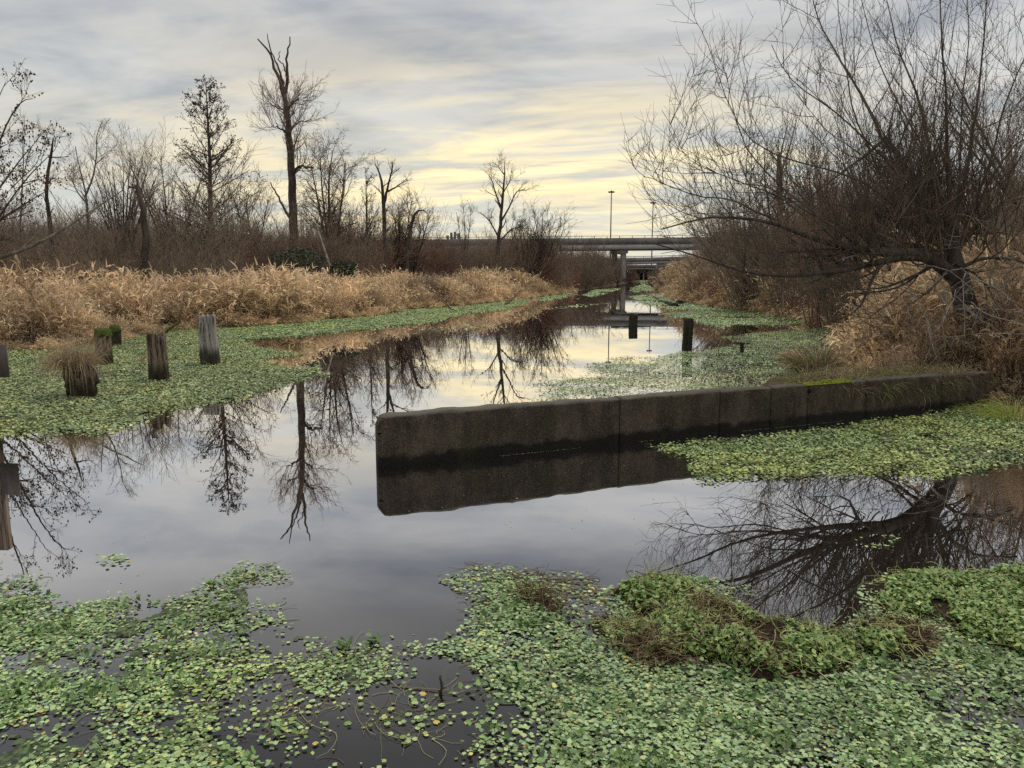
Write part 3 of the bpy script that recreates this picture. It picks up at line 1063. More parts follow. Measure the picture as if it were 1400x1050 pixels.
def build_tree(name, label, cat, base, trunks, spec, seed, bark='bark', tw='twig', cones=0, csize=0.03, group=None, sides=9, split=1, world=True):
    """trunks in world space; parts: trunk, limbs (level 0), crown (finer levels), cones"""
    r = thing(name, label, cat, tuple(base), group)
    trunk, lv = tree_parts(trunks, None, spec, seed, sides)
    off = 0 if world else np.asarray(base)
    link('trunk', mesh('trunk', trunk[0], trunk[1], M[bark], True), r)
    lim = [tubes(P, R, max(s, 4)) for P, R, s in lv[:split]]
    if lim:
        V, F, _ = merge(lim)
        link('limbs', mesh('limbs', V, F, M[bark if bark != 'dead_pale' else 'bark_grey'], True), r)
    cr = [tubes(P, R, s) for P, R, s in lv[split:]]
    if cr:
        V, F, _ = merge(cr)
        link('crown', mesh('crown', V, F, M[tw], True), r)
    if cones:
        V, F = cones_at(lv[-1][0], cones, np.random.default_rng(seed + 1), csize)
        link('cones', mesh('cones', V, F, M['cone']), r, kind='stuff')
    return r


def L_(n, a, ln, K=5, wob=0.08, trop=0.05, rr=0.55, mn=0.008, **k):
    d = dict(n=n, a=a, len=ln, K=K, wob=wob, trop=trop, rr=rr, min=mn)
    d.update(k)
    return d


def tp(pxs, Y, yo=None):
    """trunk points from positions seen in the photo, at depth Y (+ own offsets)"""
    return [A(p[0], p[1], Y + (yo[i] if yo else 0)) for i, p in enumerate(pxs)]


def gbase(px, Y):
    a = A(px, 400, Y)
    return np.array([a[0], Y, float(gh(np.array([a[0]]), np.array([Y]))[0])])


# --- 9 tall cottonwood with a dead top
Y = 68.0
b0 = gbase(402, Y)
T = [([b0 - [0, 0, 0.3]] + tp([(402, 330), (399, 250), (395, 190), (392, 150), (388, 118)], Y), (0.62, 0.50, 0.42, 0.36, 0.30, 0.24, 0.16))[0:2]]
T = [([b0 - [0, 0, 0.3]] + tp([(402, 330), (399, 250), (395, 190), (392, 150), (389, 128)], Y), (0.50, 0.38, 0.33, 0.28, 0.21, 0.16, ))]
tops = [([*tp([(390, 140), (384, 112), (375, 88), (366, 66), (352, 54)], Y, [0, 0, .3, .5, .7])], (0.20, 0.05)),
        ([*tp([(375, 90), (371, 72), (364, 45)], Y, [.3, 0, -.4])], (0.09, 0.03)),
        ([*tp([(389, 130), (386, 104), (376, 82), (373, 72)], Y, [0, .3, .6, .8])], (0.14, 0.05)),
        ([*tp([(390, 128), (392, 100), (394, 80), (393, 56), (396, 52)], Y, [0, -.3, -.2, 0, 0])], (0.17, 0.045)),
        ([*tp([(391, 104), (389, 88), (379, 84), (383, 70)], Y, [-.2, -.5, -.6, -.6])], (0.07, 0.03)),
        ([*tp([(392, 150), (399, 142), (408, 136)], Y, [0, -.6, -1.])], (0.12, 0.05)),
        ([*tp([(393, 160), (385, 148), (370, 143)], Y, [0, 1, 1.6])], (0.12, 0.04)),
        ([*tp([(396, 185), (386, 176), (372, 172)], Y, [0, -1, -1.6])], (0.12, 0.04)),
        ([*tp([(397, 178), (406, 168), (415, 164)], Y, [0, 1, 1.6])], (0.11, 0.03)),
        ([*tp([(401, 236), (410, 226), (422, 230), (430, 228)], Y, [0, -.6, -1, -1.4])], (0.15, 0.05)),
        ([*tp([(399, 300), (380, 270), (370, 250)], Y, [0, 1, 2])], (0.14, 0.05))]
T += [(a, b) for a, b in tops]
r = build_tree('cottonwood_tree', 'tallest bare tree on the left bank with a dead forked top', 'tree', b0, T[:1], [], 300, sides=12)
rng = np.random.default_rng(301)
for (a, b_) in tops:
    P, R = resample(a, b_, 10)
    P[1:] += rng.normal(0, 0.05, P[1:].shape)
    link('limb', mesh('limb', *tubes(P[None], R[None], 6), M['bark'], True), r)
tr, lv = tree_parts([(tp([(402, 260), (397, 200), (393, 150), (389, 118)], Y), (0.3, 0.12))] + tops[5:10],
                    None, [L_(11, 50, 2.6, 6, .10, .12, .3, .03, rel=False, max=.07, t0=.1, up=.4), L_(8, 38, .45, 5, .12, .1, .6, .014, t0=.15), L_(4, 36, .45, 3, .14, .08, .6, .011)], 302)
V, F, _ = merge([tubes(P, R, s) for P, R, s in lv])
link('crown', mesh('crown', V, F, M['twig'], True), r)

# --- 8 pyramidal alder with cones
Y = 60.0
b0 = gbase(288, Y)
tk = [b0 - [0, 0, .3]] + tp([(288, 330), (288, 260), (286, 200), (284, 150), (281, 112)], Y)
build_tree('alder_tree', 'pyramid-shaped bare alder dotted with small cones, left of the tallest tree', 'tree', b0, [(tk, (0.28, 0.22, 0.16, 0.11, 0.06, 0.015))],
           [L_(92, 60, 6.0, 6, .07, .03, .4, .018, rel=False, lt=.84, t0=.15, max=.05), L_(8, 42, .30, 4, .12, .06, .55, .011, t0=.2), L_(3, 40, .5, 2, .14, .06, .6, .011)],
           310, cones=5200, csize=0.032)

# --- 10 rounded drooping tree
Y = 66.0
b0 = gbase(452, Y)
tk = [([b0] + tp([(452, 330), (449, 280), (450, 235), (455, 205)], Y), (0.22, 0.03)),
      ([b0] + tp([(445, 330), (434, 270), (425, 225)], Y, [0, 1, 2]), (0.18, 0.03)),
      ([b0] + tp([(460, 330), (468, 270), (472, 220)], Y, [0, -1, -2]), (0.18, 0.03)),
      ([b0] + tp([(448, 330), (440, 260), (438, 215)], Y, [0, -2, -3]), (0.15, 0.03))]
build_tree('round_tree', 'rounded twiggy tree with drooping tips just right of the tallest tree', 'tree', b0, tk,
           [L_(24, 42, 2.6, 6, .12, -.02, .5, .018, rel=False, t0=.2), L_(9, 40, .4, 5, .14, -.06, .55, .011), L_(4, 40, .55, 3, .14, -.1, .6, .010)], 320, cones=600, csize=.03)

# --- 11, 12, 13 group right of it
Y = 70.0
b0 = gbase(501, Y)
build_tree('slender_tree', 'slender straight twiggy tree between the rounded tree and the forked snag', 'tree', b0, [([b0] + tp([(502, 330), (501, 280), (500, 232)], Y), (0.17, 0.02))],
           [L_(38, 48, 1.9, 5, .1, .08, .4, .018, rel=False, lt=.6, t0=.25), L_(6, 40, .4, 4, .14, .06, .55, .010), L_(3, 40, .5, 3, .14, .06, .6, .009)], 330, cones=500, csize=.028)
b0 = gbase(526, Y)
fk = [([b0] + tp([(526, 340), (525, 290), (523, 250), (522, 238), (513, 224)], Y), (0.22, 0.2, 0.17, 0.12, 0.08, 0.04)),
      (tp([(525, 282), (529, 260), (534, 240), (537, 232), (536, 221)], Y, [0, -.3, -.5, -.5, -.5]), (0.14, 0.04)),
      (tp([(528, 262), (540, 257), (552, 248)], Y, [0, .5, 1]), (0.10, 0.03))]
build_tree('forked_tree', 'grey forked half-dead tree with bare antler top beside the slender tree', 'tree', b0, fk,
           [L_(9, 45, 1.3, 5, .12, .05, .4, .018, rel=False, t0=.4), L_(6, 40, .5, 4, .14, .05, .6, .011)], 340)
b0 = gbase(556, Y - 2)
hk = [([b0] + tp([(556, 350), (560, 320), (566, 290), (572, 282), (580, 284), (585, 292)], Y - 2), (0.2, 0.17, 0.14, 0.12, 0.09, 0.06, 0.03)),
      (tp([(555, 335), (562, 330), (578, 327)], Y - 2, [0, .5, 1]), (0.08, 0.03))]
build_tree('hooked_snag', 'dead trunk whose top hooks over like a crook, right end of the tall group', 'dead tree', b0, hk,
           [L_(7, 50, .5, 4, .15, .05, .4, .014, rel=False, t0=.5)], 350)
for i, (px_, py_, sd, Yv, lb_) in enumerate(((547, 268, 1, 74, 'bushy bare tree right behind the forked half-dead tree'),
                                             (563, 292, 2, 73, 'low rounded bare tree behind the hooked dead trunk'),
                                             (478, 262, 3, 72, 'leaning open-branched tree between rounded tree and slender tree'),
                                             (350, 250, 4, 74, 'low bare tree filling the gap between the alder and the tallest tree'),
                                             (238, 208, 5, 66, 'broad bare tree with upswept twigs just left of the alder'),
                                             (315, 262, 6, 76, 'small bare tree peeping behind the right side of the alder'))):
    b0 = gbase(px_, Yv)
    tpz = A(px_, py_, Yv)[2] - b0[2]
    rr_ = np.random.default_rng(360 + i)
    tks = []
    for k in range(4):
        dx, dy = rr_.normal(0, tpz * .16, 2)
        tks.append(([b0, b0 + [dx * .3, dy * .3, tpz * .4], b0 + [dx, dy, tpz * rr_.uniform(.75, .97)]], (0.14, 0.02)))
    build_tree('bare_tree', lb_, 'tree', b0, tks, [L_(19, 38, .26, 5, .1, .1, .5, .015, t0=.2), L_(9, 38, .45, 4, .13, .07, .6, .011), L_(3, 38, .55, 2, .14, .05, .6, .010)], 370 + i,
               tw='twig' if i != 4 else 'twig_red', group='bare trees of the left wood')

# --- 14-16 centre trees
b0 = gbase(636, 100)
build_tree('bare_tree', 'small pale twiggy tree standing alone right of the far stacks', 'tree', b0, [([b0] + tp([(636, 330), (634, 282)], 100), (0.14, 0.02)), ([b0] + tp([(630, 330), (624, 290)], 100, [0, 1]), (0.12, 0.02)), ([b0] + tp([(640, 330), (644, 288)], 100, [0, -1]), (0.12, 0.02))],
           [L_(16, 35, 1.6, 5, .1, .1, .5, .022, rel=False), L_(7, 38, .45, 4, .12, .08, .6, .014), L_(3, 38, .5, 3, .14, .05, .6, .012)], 380, tw='twig_tan')
Y = 84.0
b0 = gbase(679, Y)
ct = [([b0] + tp([(679, 360), (682, 320), (687, 280), (690, 250), (690, 219)], Y), (0.26, 0.24, 0.2, 0.15, 0.1, 0.025)),
      (tp([(684, 305), (698, 280), (705, 262), (718, 258)], Y, [0, -1, -1.4, -2]), (0.12, 0.03)),
      (tp([(686, 290), (677, 262), (672, 244), (668, 240)], Y, [0, 1, 1.4, 2]), (0.12, 0.03)),
      (tp([(682, 325), (668, 300), (656, 290)], Y, [0, 1, 2]), (0.1, 0.03)),
      (tp([(689, 262), (696, 250), (699, 240)], Y, [0, .5, 1]), (0.07, 0.02)),
      (tp([(683, 330), (700, 312), (716, 310)], Y, [0, -1, -2]), (0.1, 0.03)),
      (tp([(690, 240), (684, 232), (680, 226)], Y, [0, .5, 1]), (0.06, 0.02))]
build_tree('birch_tree', 'open bare tree with forked branches standing alone left of the overpass', 'tree', b0, ct,
           [L_(9, 42, 1.7, 5, .12, .1, .45, .018, rel=False, t0=.3), L_(6, 40, .42, 4, .14, .07, .55, .012), L_(3, 40, .5, 3, .14, .05, .6, .010)], 390, bark='bark')
Y = 85.0
b0 = gbase(735, Y)
rr_ = np.random.default_rng(395)
wk = []
for k in range(11):
    tx = 700 + k * 6.8 + rr_.normal(0, 4)
    ty = 298 + abs(k - 6) * 4 + rr_.normal(0, 6)
    wk.append(([b0 + [rr_.normal(0, .25), 0, 0]] + tp([(735 + (tx - 735) * rr_.uniform(.45, .8) + rr_.normal(0, 2), 358), (tx + rr_.normal(0, 3), ty)], Y, [rr_.normal(0, .6), rr_.normal(0, 2)]), (0.10, 0.02)))
build_tree('fan_willow', 'dark fan-shaped multi-stemmed willow at the point of the left bank', 'tree', b0, wk,
           [L_(12, 32, .30, 5, .08, .1, .6, .022, t0=.2), L_(6, 34, .5, 4, .1, .08, .6, .015), L_(3, 36, .5, 2, .12, .06, .6, .012)], 396, tw='bark')
for i, (px_, py_, Yv, lb_) in enumerate(((775, 335, 110, 'low bare bush on the left bank just beyond the fan-shaped willow'), (808, 330, 125, 'small round bare bush against the left part of the overpass'), (845, 352, 150, 'last low bush of the left bank below the overpass pier'))):
    b0 = gbase(px_, Yv)
    tpz = A(px_, py_, Yv)[2] - b0[2]
    rr_ = np.random.default_rng(400 + i)
    tks = [([b0, b0 + [dx, dy, tpz * rr_.uniform(.7, 1)]], (0.08, 0.02)) for dx, dy in rr_.normal(0, 1.3, (8, 2))]
    build_tree('bare_bush', lb_, 'bush', b0, tks, [L_(10, 35, .35, 4, .1, .08, .5, .022, t0=.2), L_(6, 35, .5, 3, .12, .06, .6, .016)], 405 + i)

# --- left edge
Y = 34.0
b0 = gbase(-62, Y)
le = [([b0] + tp([(-60, 330), (-52, 240), (-45, 160), (-35, 80)], Y), (0.17, 0.02)),
      (tp([(-58, 330), (-20, 250), (8, 170), (30, 130), (45, 135)], Y, [0, -1, -2, -2.5, -3]), (0.075, 0.012)),
      (tp([(-58, 320), (-10, 270), (30, 215), (52, 190)], Y, [0, 1, 2, 3]), (0.07, 0.012)),
      (tp([(-56, 290), (-30, 200), (-5, 140), (8, 112)], Y, [0, 1, 1, 1]), (0.065, 0.012)),
      (tp([(-60, 340), (-10, 310), (30, 250), (75, 205)], Y, [0, -1, -1, -1]), (0.065, 0.012)),
      (tp([(-60, 350), (0, 300), (40, 275), (62, 262)], Y, [0, 0, 1, 2]), (0.09, 0.015))]
build_tree('alder_tree', 'cone-bearing bare alder leaning in from the left edge of the picture', 'tree', b0, le,
           [L_(11, 40, 1.4, 5, .1, .05, .45, .014, rel=False, t0=.2), L_(7, 40, .45, 4, .14, .03, .6, .008), L_(4, 40, .5, 3, .14, 0, .6, .006)], 420, cones=1400, csize=.035)
Y = 46.0
for nm, lb_, cat, tks, sp, sd, bk in (
    ('sapling', 'slim straight sapling, first upright stem from the left edge', 'sapling', [([(28, 345), (28, 300), (31, 240), (34, 170), (33, 158)], (0.075, 0.012)), ([(30, 260), (50, 225), (66, 180)], (0.035, 0.01)), ([(31, 240), (40, 205), (60, 178)], (0.03, 0.01)), ([(34, 178), (30, 170), (28, 164)], (0.02, 0.01))], [L_(9, 45, .55, 4, .1, .08, .4, .008, rel=False, t0=.3)], 430, 'bark_grey'),
    ('crooked_snag', 'dark crooked broken stem with a side spur beside the sapling', 'dead tree', [([(70, 330), (68, 298), (63, 280), (64, 240), (72, 205), (73, 188)], (0.13, 0.12, 0.10, 0.09, 0.07, 0.03)), ([(70, 216), (80, 215), (94, 214)], (0.045, 0.02)), ([(64, 250), (70, 244), (76, 245)], (0.04, 0.02)), ([(72, 200), (76, 190), (74, 180)], (0.03, 0.01)), ([(70, 200), (62, 180), (40, 168)], (0.03, 0.01))], [L_(7, 50, .7, 4, .12, .1, .4, .010, rel=False, t0=.3), L_(4, 40, .5, 3, .1, .05, .6, .007)], 431, 'bark'),
    ('thin_tree', 'thin grey forked tree whose whip-like leader is tallest between snag and fan', 'tree', [([(121, 345), (120, 300), (118, 260), (108, 230), (103, 200)], (0.12, 0.02)), ([(119, 270), (127, 245), (133, 210), (131, 185), (140, 165)], (0.06, 0.012)), ([(118, 280), (105, 262), (96, 240)], (0.05, 0.012))], [L_(16, 40, 1.3, 5, .1, .08, .4, .010, rel=False, t0=.2), L_(6, 40, .45, 4, .12, .05, .6, .008), L_(3, 38, .5, 3, .12, .05, .6, .007)], 432, 'bark_grey'),
    ('mossy_snag', 'short broken-off mossy trunk leaning left, between the fan tree and the alder', 'dead tree', [([(200, 345), (198, 300), (192, 272), (186, 253)], (0.24, 0.2, 0.16, 0.12)), ([(187, 258), (184, 255), (183, 259)], (0.06, 0.03))], [L_(6, 60, .35, 3, .15, .05, .3, .010, rel=False, t0=.4)], 433, 'bark'),
):
    b0 = gbase(tks[0][0][0][0], Y)
    rr_ = np.random.default_rng(sd)
    tr = []
    for k, (p, rd) in enumerate(tks):
        q = tp(p, Y, list(np.cumsum(rr_.normal(0, .35, len(p)))) if k else None)
        if k == 0:
            q = [b0 - [0, 0, .2]] + q
            rd = (rd[0],) + tuple(rd) if len(rd) > 2 else rd
        else:
            q[0][1] = Y
        tr.append((q, rd))
    build_tree(nm, lb_, cat, b0, tr, sp, sd + 10, bark=bk, tw='twig')
# fan tree
Y = 52.0
b0 = gbase(168, Y)
rr_ = np.random.default_rng(440)
wk = []
for k in range(12):
    tx = 120 + k * 9 + rr_.normal(0, 3)
    ty = 218 + abs(k - 6) * 5 + rr_.normal(0, 5)
    wk.append(([b0] + tp([(168 + (tx - 168) * .35, 315), (tx, ty)], Y, [rr_.normal(0, .6), rr_.normal(0, 1.6)]), (0.10, 0.015)))
build_tree('fan_tree', 'wide fan-shaped bare tree with many stems left of the broken mossy trunk', 'tree', b0, wk,
           [L_(9, 30, .26, 5, .08, .08, .55, .013, t0=.3), L_(6, 34, .45, 4, .1, .06, .6, .008), L_(3, 35, .5, 3, .12, .06, .6, .007)], 441, tw='twig_tan')
# leaning limb
Y = 30.0
r = thing('fallen_tree', 'long bare grey limb leaning out over the brush from the left edge', 'fallen tree', tuple(A(-20, 360, Y) * [1, 1, 0]))
ll = [(tp([(-60, 372), (0, 352), (40, 340), (90, 312), (130, 285), (168, 260)], Y, [0, 0, 0, 1, 2, 3]), (0.10, 0.02), 'limb', 14),
      (tp([(28, 343), (55, 315), (68, 298)], Y, [0, .5, 1]), (0.04, 0.015), 'branch', 8),
      (tp([(-10, 352), (12, 330), (30, 318), (60, 312)], Y, [0, -.5, -1, -1]), (0.03, 0.01), 'branch', 8),
      (tp([(120, 292), (124, 300), (134, 306)], Y, [2, 2, 2.5]), (0.015, 0.006), 'branch', 6)]
for pts, rd, nm, K in ll:
    P, R = resample(pts, rd, K)
    link(nm, mesh(nm, *tubes(P[None], R[None], 7), M['bark_grey'], True), r)
# pale leaning pole
r = thing('leaning_dead_pole', 'pale dead stem leaning in the reeds below the tallest tree', 'dead stem', tuple(A(458, 385, 52) * [1, 1, 0]))
P, R = resample(tp([(459, 388), (450, 360), (440, 330), (432, 305)], 52, [0, .2, .5, .8]), (0.09, 0.04), 8)
link('stem', mesh('stem', *tubes(P[None], R[None], 6), M['dead_pale'], True), r)

# evergreen bush by the tall tree
def leafy_bush(name, label, c, rad, n, seed, pal):
    rng = np.random.default_rng(seed)
    d = nrm(rng.normal(0, 1, (n, 3)))
    rr2 = rng.uniform(0.55, 1.0, n) ** 0.5
    lump = 0.25 + 1.3 * fbm(d[:, 0] * 2 + 5, d[:, 2] * 2 + d[:, 1], seed)
    P = np.asarray(c) + d * rr2[:, None] * lump[:, None] * np.asarray(rad)
    P = P[P[:, 2] > 0.3]
    n = len(P)
    V, F, _ = blades(P, rng.normal(0, 1, (n, 3)), np.full(n, 0.16), np.full(n, 0.10), 1, np.zeros(n), rng)
    col = pal[rng.integers(0, len(pal), n)] * rng.uniform(0.6, 1.3, (n, 1))
    r = thing(name, label, 'bush', (c[0], c[1], 0))
    link('foliage', mesh('foliage', V, F, M['ever'], False, np.repeat(col, 4, axis=0)), r)
    ns = 14
    S = np.tile(np.array([c[0], c[1], 0.1]), (ns, 1)) + rng.normal(0, .3, (ns, 3)) * [1, 1, 0]
    Pw = walk(S, rng.normal(0, .6, (ns, 3)) + [0, 0, 1], np.full(ns, rad[2] * 1.5), 5, .1, .05, rng)
    link('stems', mesh('stems', *tubes(Pw, taper(np.full(ns, .05), 5), 4), M['bark'], True), r)
    return r


gpal = np.array([(0.03, 0.045, 0.02), (0.045, 0.065, 0.03), (0.06, 0.08, 0.04)])
leafy_bush('evergreen_bush', 'dark green evergreen bush at the foot of the tallest tree', tuple(A(408, 358, 50)), (1.7, 1.1, 0.85), 1700, 450, gpal)
leafy_bush('evergreen_bush', 'small dark green bush behind the pale leaning stem', tuple(A(470, 368, 52)), (1.0, 0.7, 0.6), 800, 451, gpal)

# right-bank background trees
protoR = None
RB = [(985, 288, 62, 'small bare tree at the left end of the right-bank wood'), (1022, 262, 50, 'bare tree behind the tips of the willow, second in the right-bank wood'),
      (1120, 205, 44, 'tall bare tree behind the middle of the willow crown'), (1180, 220, 40, 'bare tree directly behind the willow twigs, left of its trunk'),
      (1250, 190, 44, 'bare tree behind the dense heart of the willow'), (1330, 170, 36, 'bare tree behind the trunk of the willow'), (1400, 130, 32, 'tall bare tree at the right edge behind the willow'), (1455, 60, 26, 'overhanging bare tree reaching in from beyond the right edge')]
for i, (px_, py_, Yv, lb_) in enumerate(RB):
    b0 = gbase(px_, Yv)
    tpz = A(px_, py_, Yv)[2] - b0[2]
    rr_ = np.random.default_rng(500 + i)
    tks = []
    for k in range(5):
        dx, dy = rr_.normal(0, tpz * .15, 2)
        if i == 7 and k < 3:
            dx = -tpz * rr_.uniform(.2, .5)
        tks.append(([b0, b0 + [dx * .3, dy * .3, tpz * .4], b0 + [dx, dy, tpz * rr_.uniform(.8, 1.0)]], (0.10, 0.012)))
    build_tree('bare_tree', lb_, 'tree', b0, tks, [L_(14, 38, .28, 5, .1, .08, .5, .012, t0=.2), L_(7, 38, .45, 4, .13, .05, .6, .008), L_(3, 38, .55, 2, .14, .05, .6, .007)], 510 + i, group='bare trees of the right-bank wood')
b0 = gbase(1066, 60)
build_tree('grey_snag', 'thick grey broken-topped trunk standing behind the left half of the willow', 'dead tree', b0,
           [([b0] + tp([(1067, 330), (1066, 260), (1065, 212)], 60), (0.34, 0.28, 0.24, 0.17)), (tp([(1066, 240), (1076, 215), (1085, 180), (1090, 160)], 60, [0, .5, 1, 1]), (0.09, 0.02)), (tp([(1066, 220), (1072, 190), (1078, 165)], 60, [0, 0, .5, 1][:3]), (0.07, 0.02))],
           [L_(8, 40, 1.6, 5, .1, .1, .35, .012, rel=False, t0=.4), L_(6, 38, .45, 4, .12, .08, .6, .008)], 530, bark='bark_grey')

# ------------------------------------------------------------------ big willow on the right bank
Y = 16.6
b0 = gbase(1325, Y)
wroot = thing('willow_tree', 'big bare willow leaning out over the water behind the right end of the wall', 'tree', tuple(b0))
trk = [b0 - [0, 0, 0.3]] + tp([(1322, 430), (1318, 400), (1308, 370), (1300, 340), (1302, 305)], Y)
P, R = resample(trk, (0.30, 0.26, 0.235, 0.22, 0.21, 0.19, 0.13), 22)
rng = np.random.default_rng(600)
V, F = tubes(P[None], R[None], 14)
V = V + (fbm(V[:, 0] * 9 + V[:, 1] * 7, V[:, 2] * 3, 61) - 0.5)[:, None] * nrm(V - V.mean(0)) * 0.09
link('trunk', mesh('trunk', V, F, M['bark'], True), wroot)
limbs = [
    # (pts, yoffs, r0, r1)
    ([(1310, 385), (1280, 352), (1250, 342), (1215, 345), (1175, 338), (1120, 322), (1060, 300), (1010, 285), (960, 290), (900, 305)], [0, -.3, -.7, -1.1, -1.5, -1.9, -2.2, -2.4, -2.6, -2.8], .16, .012),
    ([(1285, 355), (1240, 350), (1190, 362), (1140, 372), (1080, 380), (1010, 372), (950, 350), (880, 330)], [-.2, -.8, -1.4, -2, -2.5, -3, -3.2, -3.4], .10, .010),
    ([(1220, 345), (1195, 370), (1185, 410), (1165, 428), (1130, 438)], [-1, -1.5, -2, -2.4, -2.8], .055, .008),
    ([(1304, 350), (1270, 290), (1230, 215), (1205, 190)], [0, .3, .6, .8], .11, .06),
    ([(1205, 190), (1195, 160), (1160, 100), (1120, 30), (1095, -60)], [.8, .9, 1, 1.1, 1.2], .06, .012),
    ([(1207, 192), (1175, 220), (1120, 258), (1085, 290), (1050, 320)], [.8, .3, -.3, -.8, -1.3], .035, .010),
    ([(1300, 330), (1278, 230), (1262, 140), (1225, 60), (1205, -40)], [0, .4, .6, .8, 1.0], .09, .012),
    ([(1302, 325), (1294, 220), (1288, 120), (1280, 30), (1276, -80)], [0, -.2, -.4, -.5, -.6], .085, .012),
    ([(1304, 325), (1320, 220), (1335, 120), (1345, 20), (1350, -70)], [0, .5, 1, 1.3, 1.5], .085, .012),
    ([(1306, 340), (1335, 280), (1360, 220), (1385, 190), (1440, 175)], [0, -.2, -.5, -.8, -1], .07, .015),
    ([(1306, 345), (1340, 300), (1375, 275), (1440, 262)], [0, .2, .5, 1], .07, .02),
    ([(1298, 340), (1240, 260), (1190, 200), (1130, 150), (1065, 110), (1050, 60)], [0, -.6, -1.2, -1.6, -2, -2.2], .07, .010),
    ([(1296, 345), (1230, 285), (1165, 240), (1100, 225), (1030, 205), (1012, 170), (985, 90), (975, 60)], [0, -.8, -1.4, -2, -2.4, -2.6, -2.7, -2.8], .065, .008),
    ([(1180, 340), (1120, 300), (1060, 250), (1015, 205), (1000, 150), (996, 100)], [-1.5, -1.9, -2.1, -2.3, -2.3, -2.2], .045, .008),
    ([(1120, 322), (1070, 270), (1010, 250), (935, 222), (900, 150)], [-1.9, -2.3, -2.6, -3, -3.2], .03, .006),
    ([(1060, 300), (1000, 270), (940, 262), (880, 232)], [-2.2, -2.6, -2.8, -3], .025, .006),
    ([(1240, 350), (1180, 320), (1100, 285), (1050, 245), (1000, 245)], [-.8, -1, -1, -1, -1], .05, .008),
    ([(1290, 350), (1240, 310), (1200, 240), (1165, 160), (1150, 60), (1140, -40)], [0, -.5, -.7, -.9, -1, -1], .06, .010),
    ([(1296, 330), (1285, 260), (1240, 170), (1195, 90), (1170, 0), (1160, -50)], [0, .8, 1.4, 2, 2.3, 2.4], .06, .010),
    ([(1302, 330), (1312, 240), (1310, 150), (1322, 60), (1318, -50)], [0, 1, 1.6, 2, 2.2], .06, .010),
    ([(1250, 343), (1230, 300), (1215, 250), (1180, 210), (1130, 190), (1085, 130)], [-.7, -1.2, -1.5, -1.8, -2.2, -2.5], .045, .008),
    ([(1305, 360), (1270, 400), (1220, 430), (1180, 470)], [-.2, -.7, -1.2, -1.6], .03, .006),
    ([(1308, 350), (1350, 240), (1375, 140), (1405, 60), (1415, -40)], [0, -.6, -1, -1.4, -1.6], .06, .010),
    ([(1175, 338), (1110, 340), (1040, 345), (975, 330), (905, 345)], [-1.5, -1.2, -1, -.8, -.5], .035, .006),
    ([(1285, 352), (1230, 395), (1150, 405), (1080, 398), (1020, 390)], [-.2, .4, .8, 1, 1.2], .035, .006),
    ([(1300, 350), (1262, 372), (1215, 392), (1170, 398), (1120, 388), (1085, 372)], [.3, .6, .8, .9, 1, 1.1], .05, .006),
    ([(1290, 352), (1235, 330), (1185, 335), (1130, 352), (1085, 350), (1045, 362), (1015, 378)], [-.2, -.6, -1.2, -1.6, -2, -2.2, -2.3], .05, .006),
    ([(1240, 350), (1205, 322), (1160, 310), (1105, 318), (1050, 330), (1000, 318), (945, 322)], [-.8, -.4, 0, .2, .4, .5, .6], .045, .006),
    ([(1175, 338), (1150, 362), (1115, 392), (1075, 408), (1048, 425)], [-1.5, -1.8, -2.1, -2.3, -2.4], .03, .006),
    ([(1290, 340), (1225, 300), (1150, 280), (1080, 275), (1010, 300), (960, 312)], [.2, .5, .8, 1, 1.2, 1.3], .05, .006),
    ([(1308, 370), (1345, 350), (1385, 352), (1425, 370), (1460, 400)], [0, -.3, -.6, -.8, -1], .05, .010),
    ([(1306, 360), (1340, 380), (1360, 420), (1372, 460), (1376, 500)], [-.2, -.6, -.9, -1.1, -1.3], .03, .006),
]
LP, LR = [], []
for k, (pts, yo, r0, r1) in enumerate(limbs):
    P, R = resample([A(p[0], p[1], Y + yo_) for p, yo_ in zip(pts, yo)], (r0, r1), 16)
    P[1:] += np.cumsum(rng.normal(0, 0.013, P[1:].shape), axis=0)
    R = r1 + (r0 - r1) * np.linspace(1, 0, 17) ** 1.5
    if k >= 3 and pts[-1][1] < 180:
        R = R * 0.62
    LP.append(P)
    LR.append(R)
    link('limb', mesh('limb', *tubes(P[None], R[None], 8 if r0 > .05 else 6), M['bark' if k < 4 else 'twig_willow'], True), wroot)
LP, LR = np.stack(LP), np.stack(LR)
# long whippy shoots
S, D, t, Rp, pi = spawn(LP, LR, 15, 0.10, 1.0, 46, 16, rng, up=0.9)
Lh = rng.uniform(0.8, 2.4, len(S)) * (1.1 - 0.5 * t)
P1 = walk(S, D, Lh, 8, 0.07, 0.07, rng, curl=.10)
R1 = taper(np.clip(Rp * 0.5, 0.0075, 0.028), 8, 0.3)
S, D, t, Rp, _ = spawn(P1, R1, 6, 0.12, 1.0, 46, 14, rng, up=0.5)
P2 = walk(S, D, rng.uniform(0.3, 1.25, len(S)) * (1.15 - 0.6 * t), 6, 0.09, 0.06, rng, curl=.2)
R2 = taper(np.clip(Rp * 0.62, 0.0048, 0.012), 6, 0.4)
S, D, t, Rp, _ = spawn(P2, R2, 2, 0.1, 0.95, 45, 14, rng, up=0.4)
P3 = walk(S, D, rng.uniform(0.10, 0.45, len(S)), 3, 0.08, 0.06, rng)
R3 = taper(np.clip(Rp * 0.7, 0.0036, 0.006), 3, 0.5)
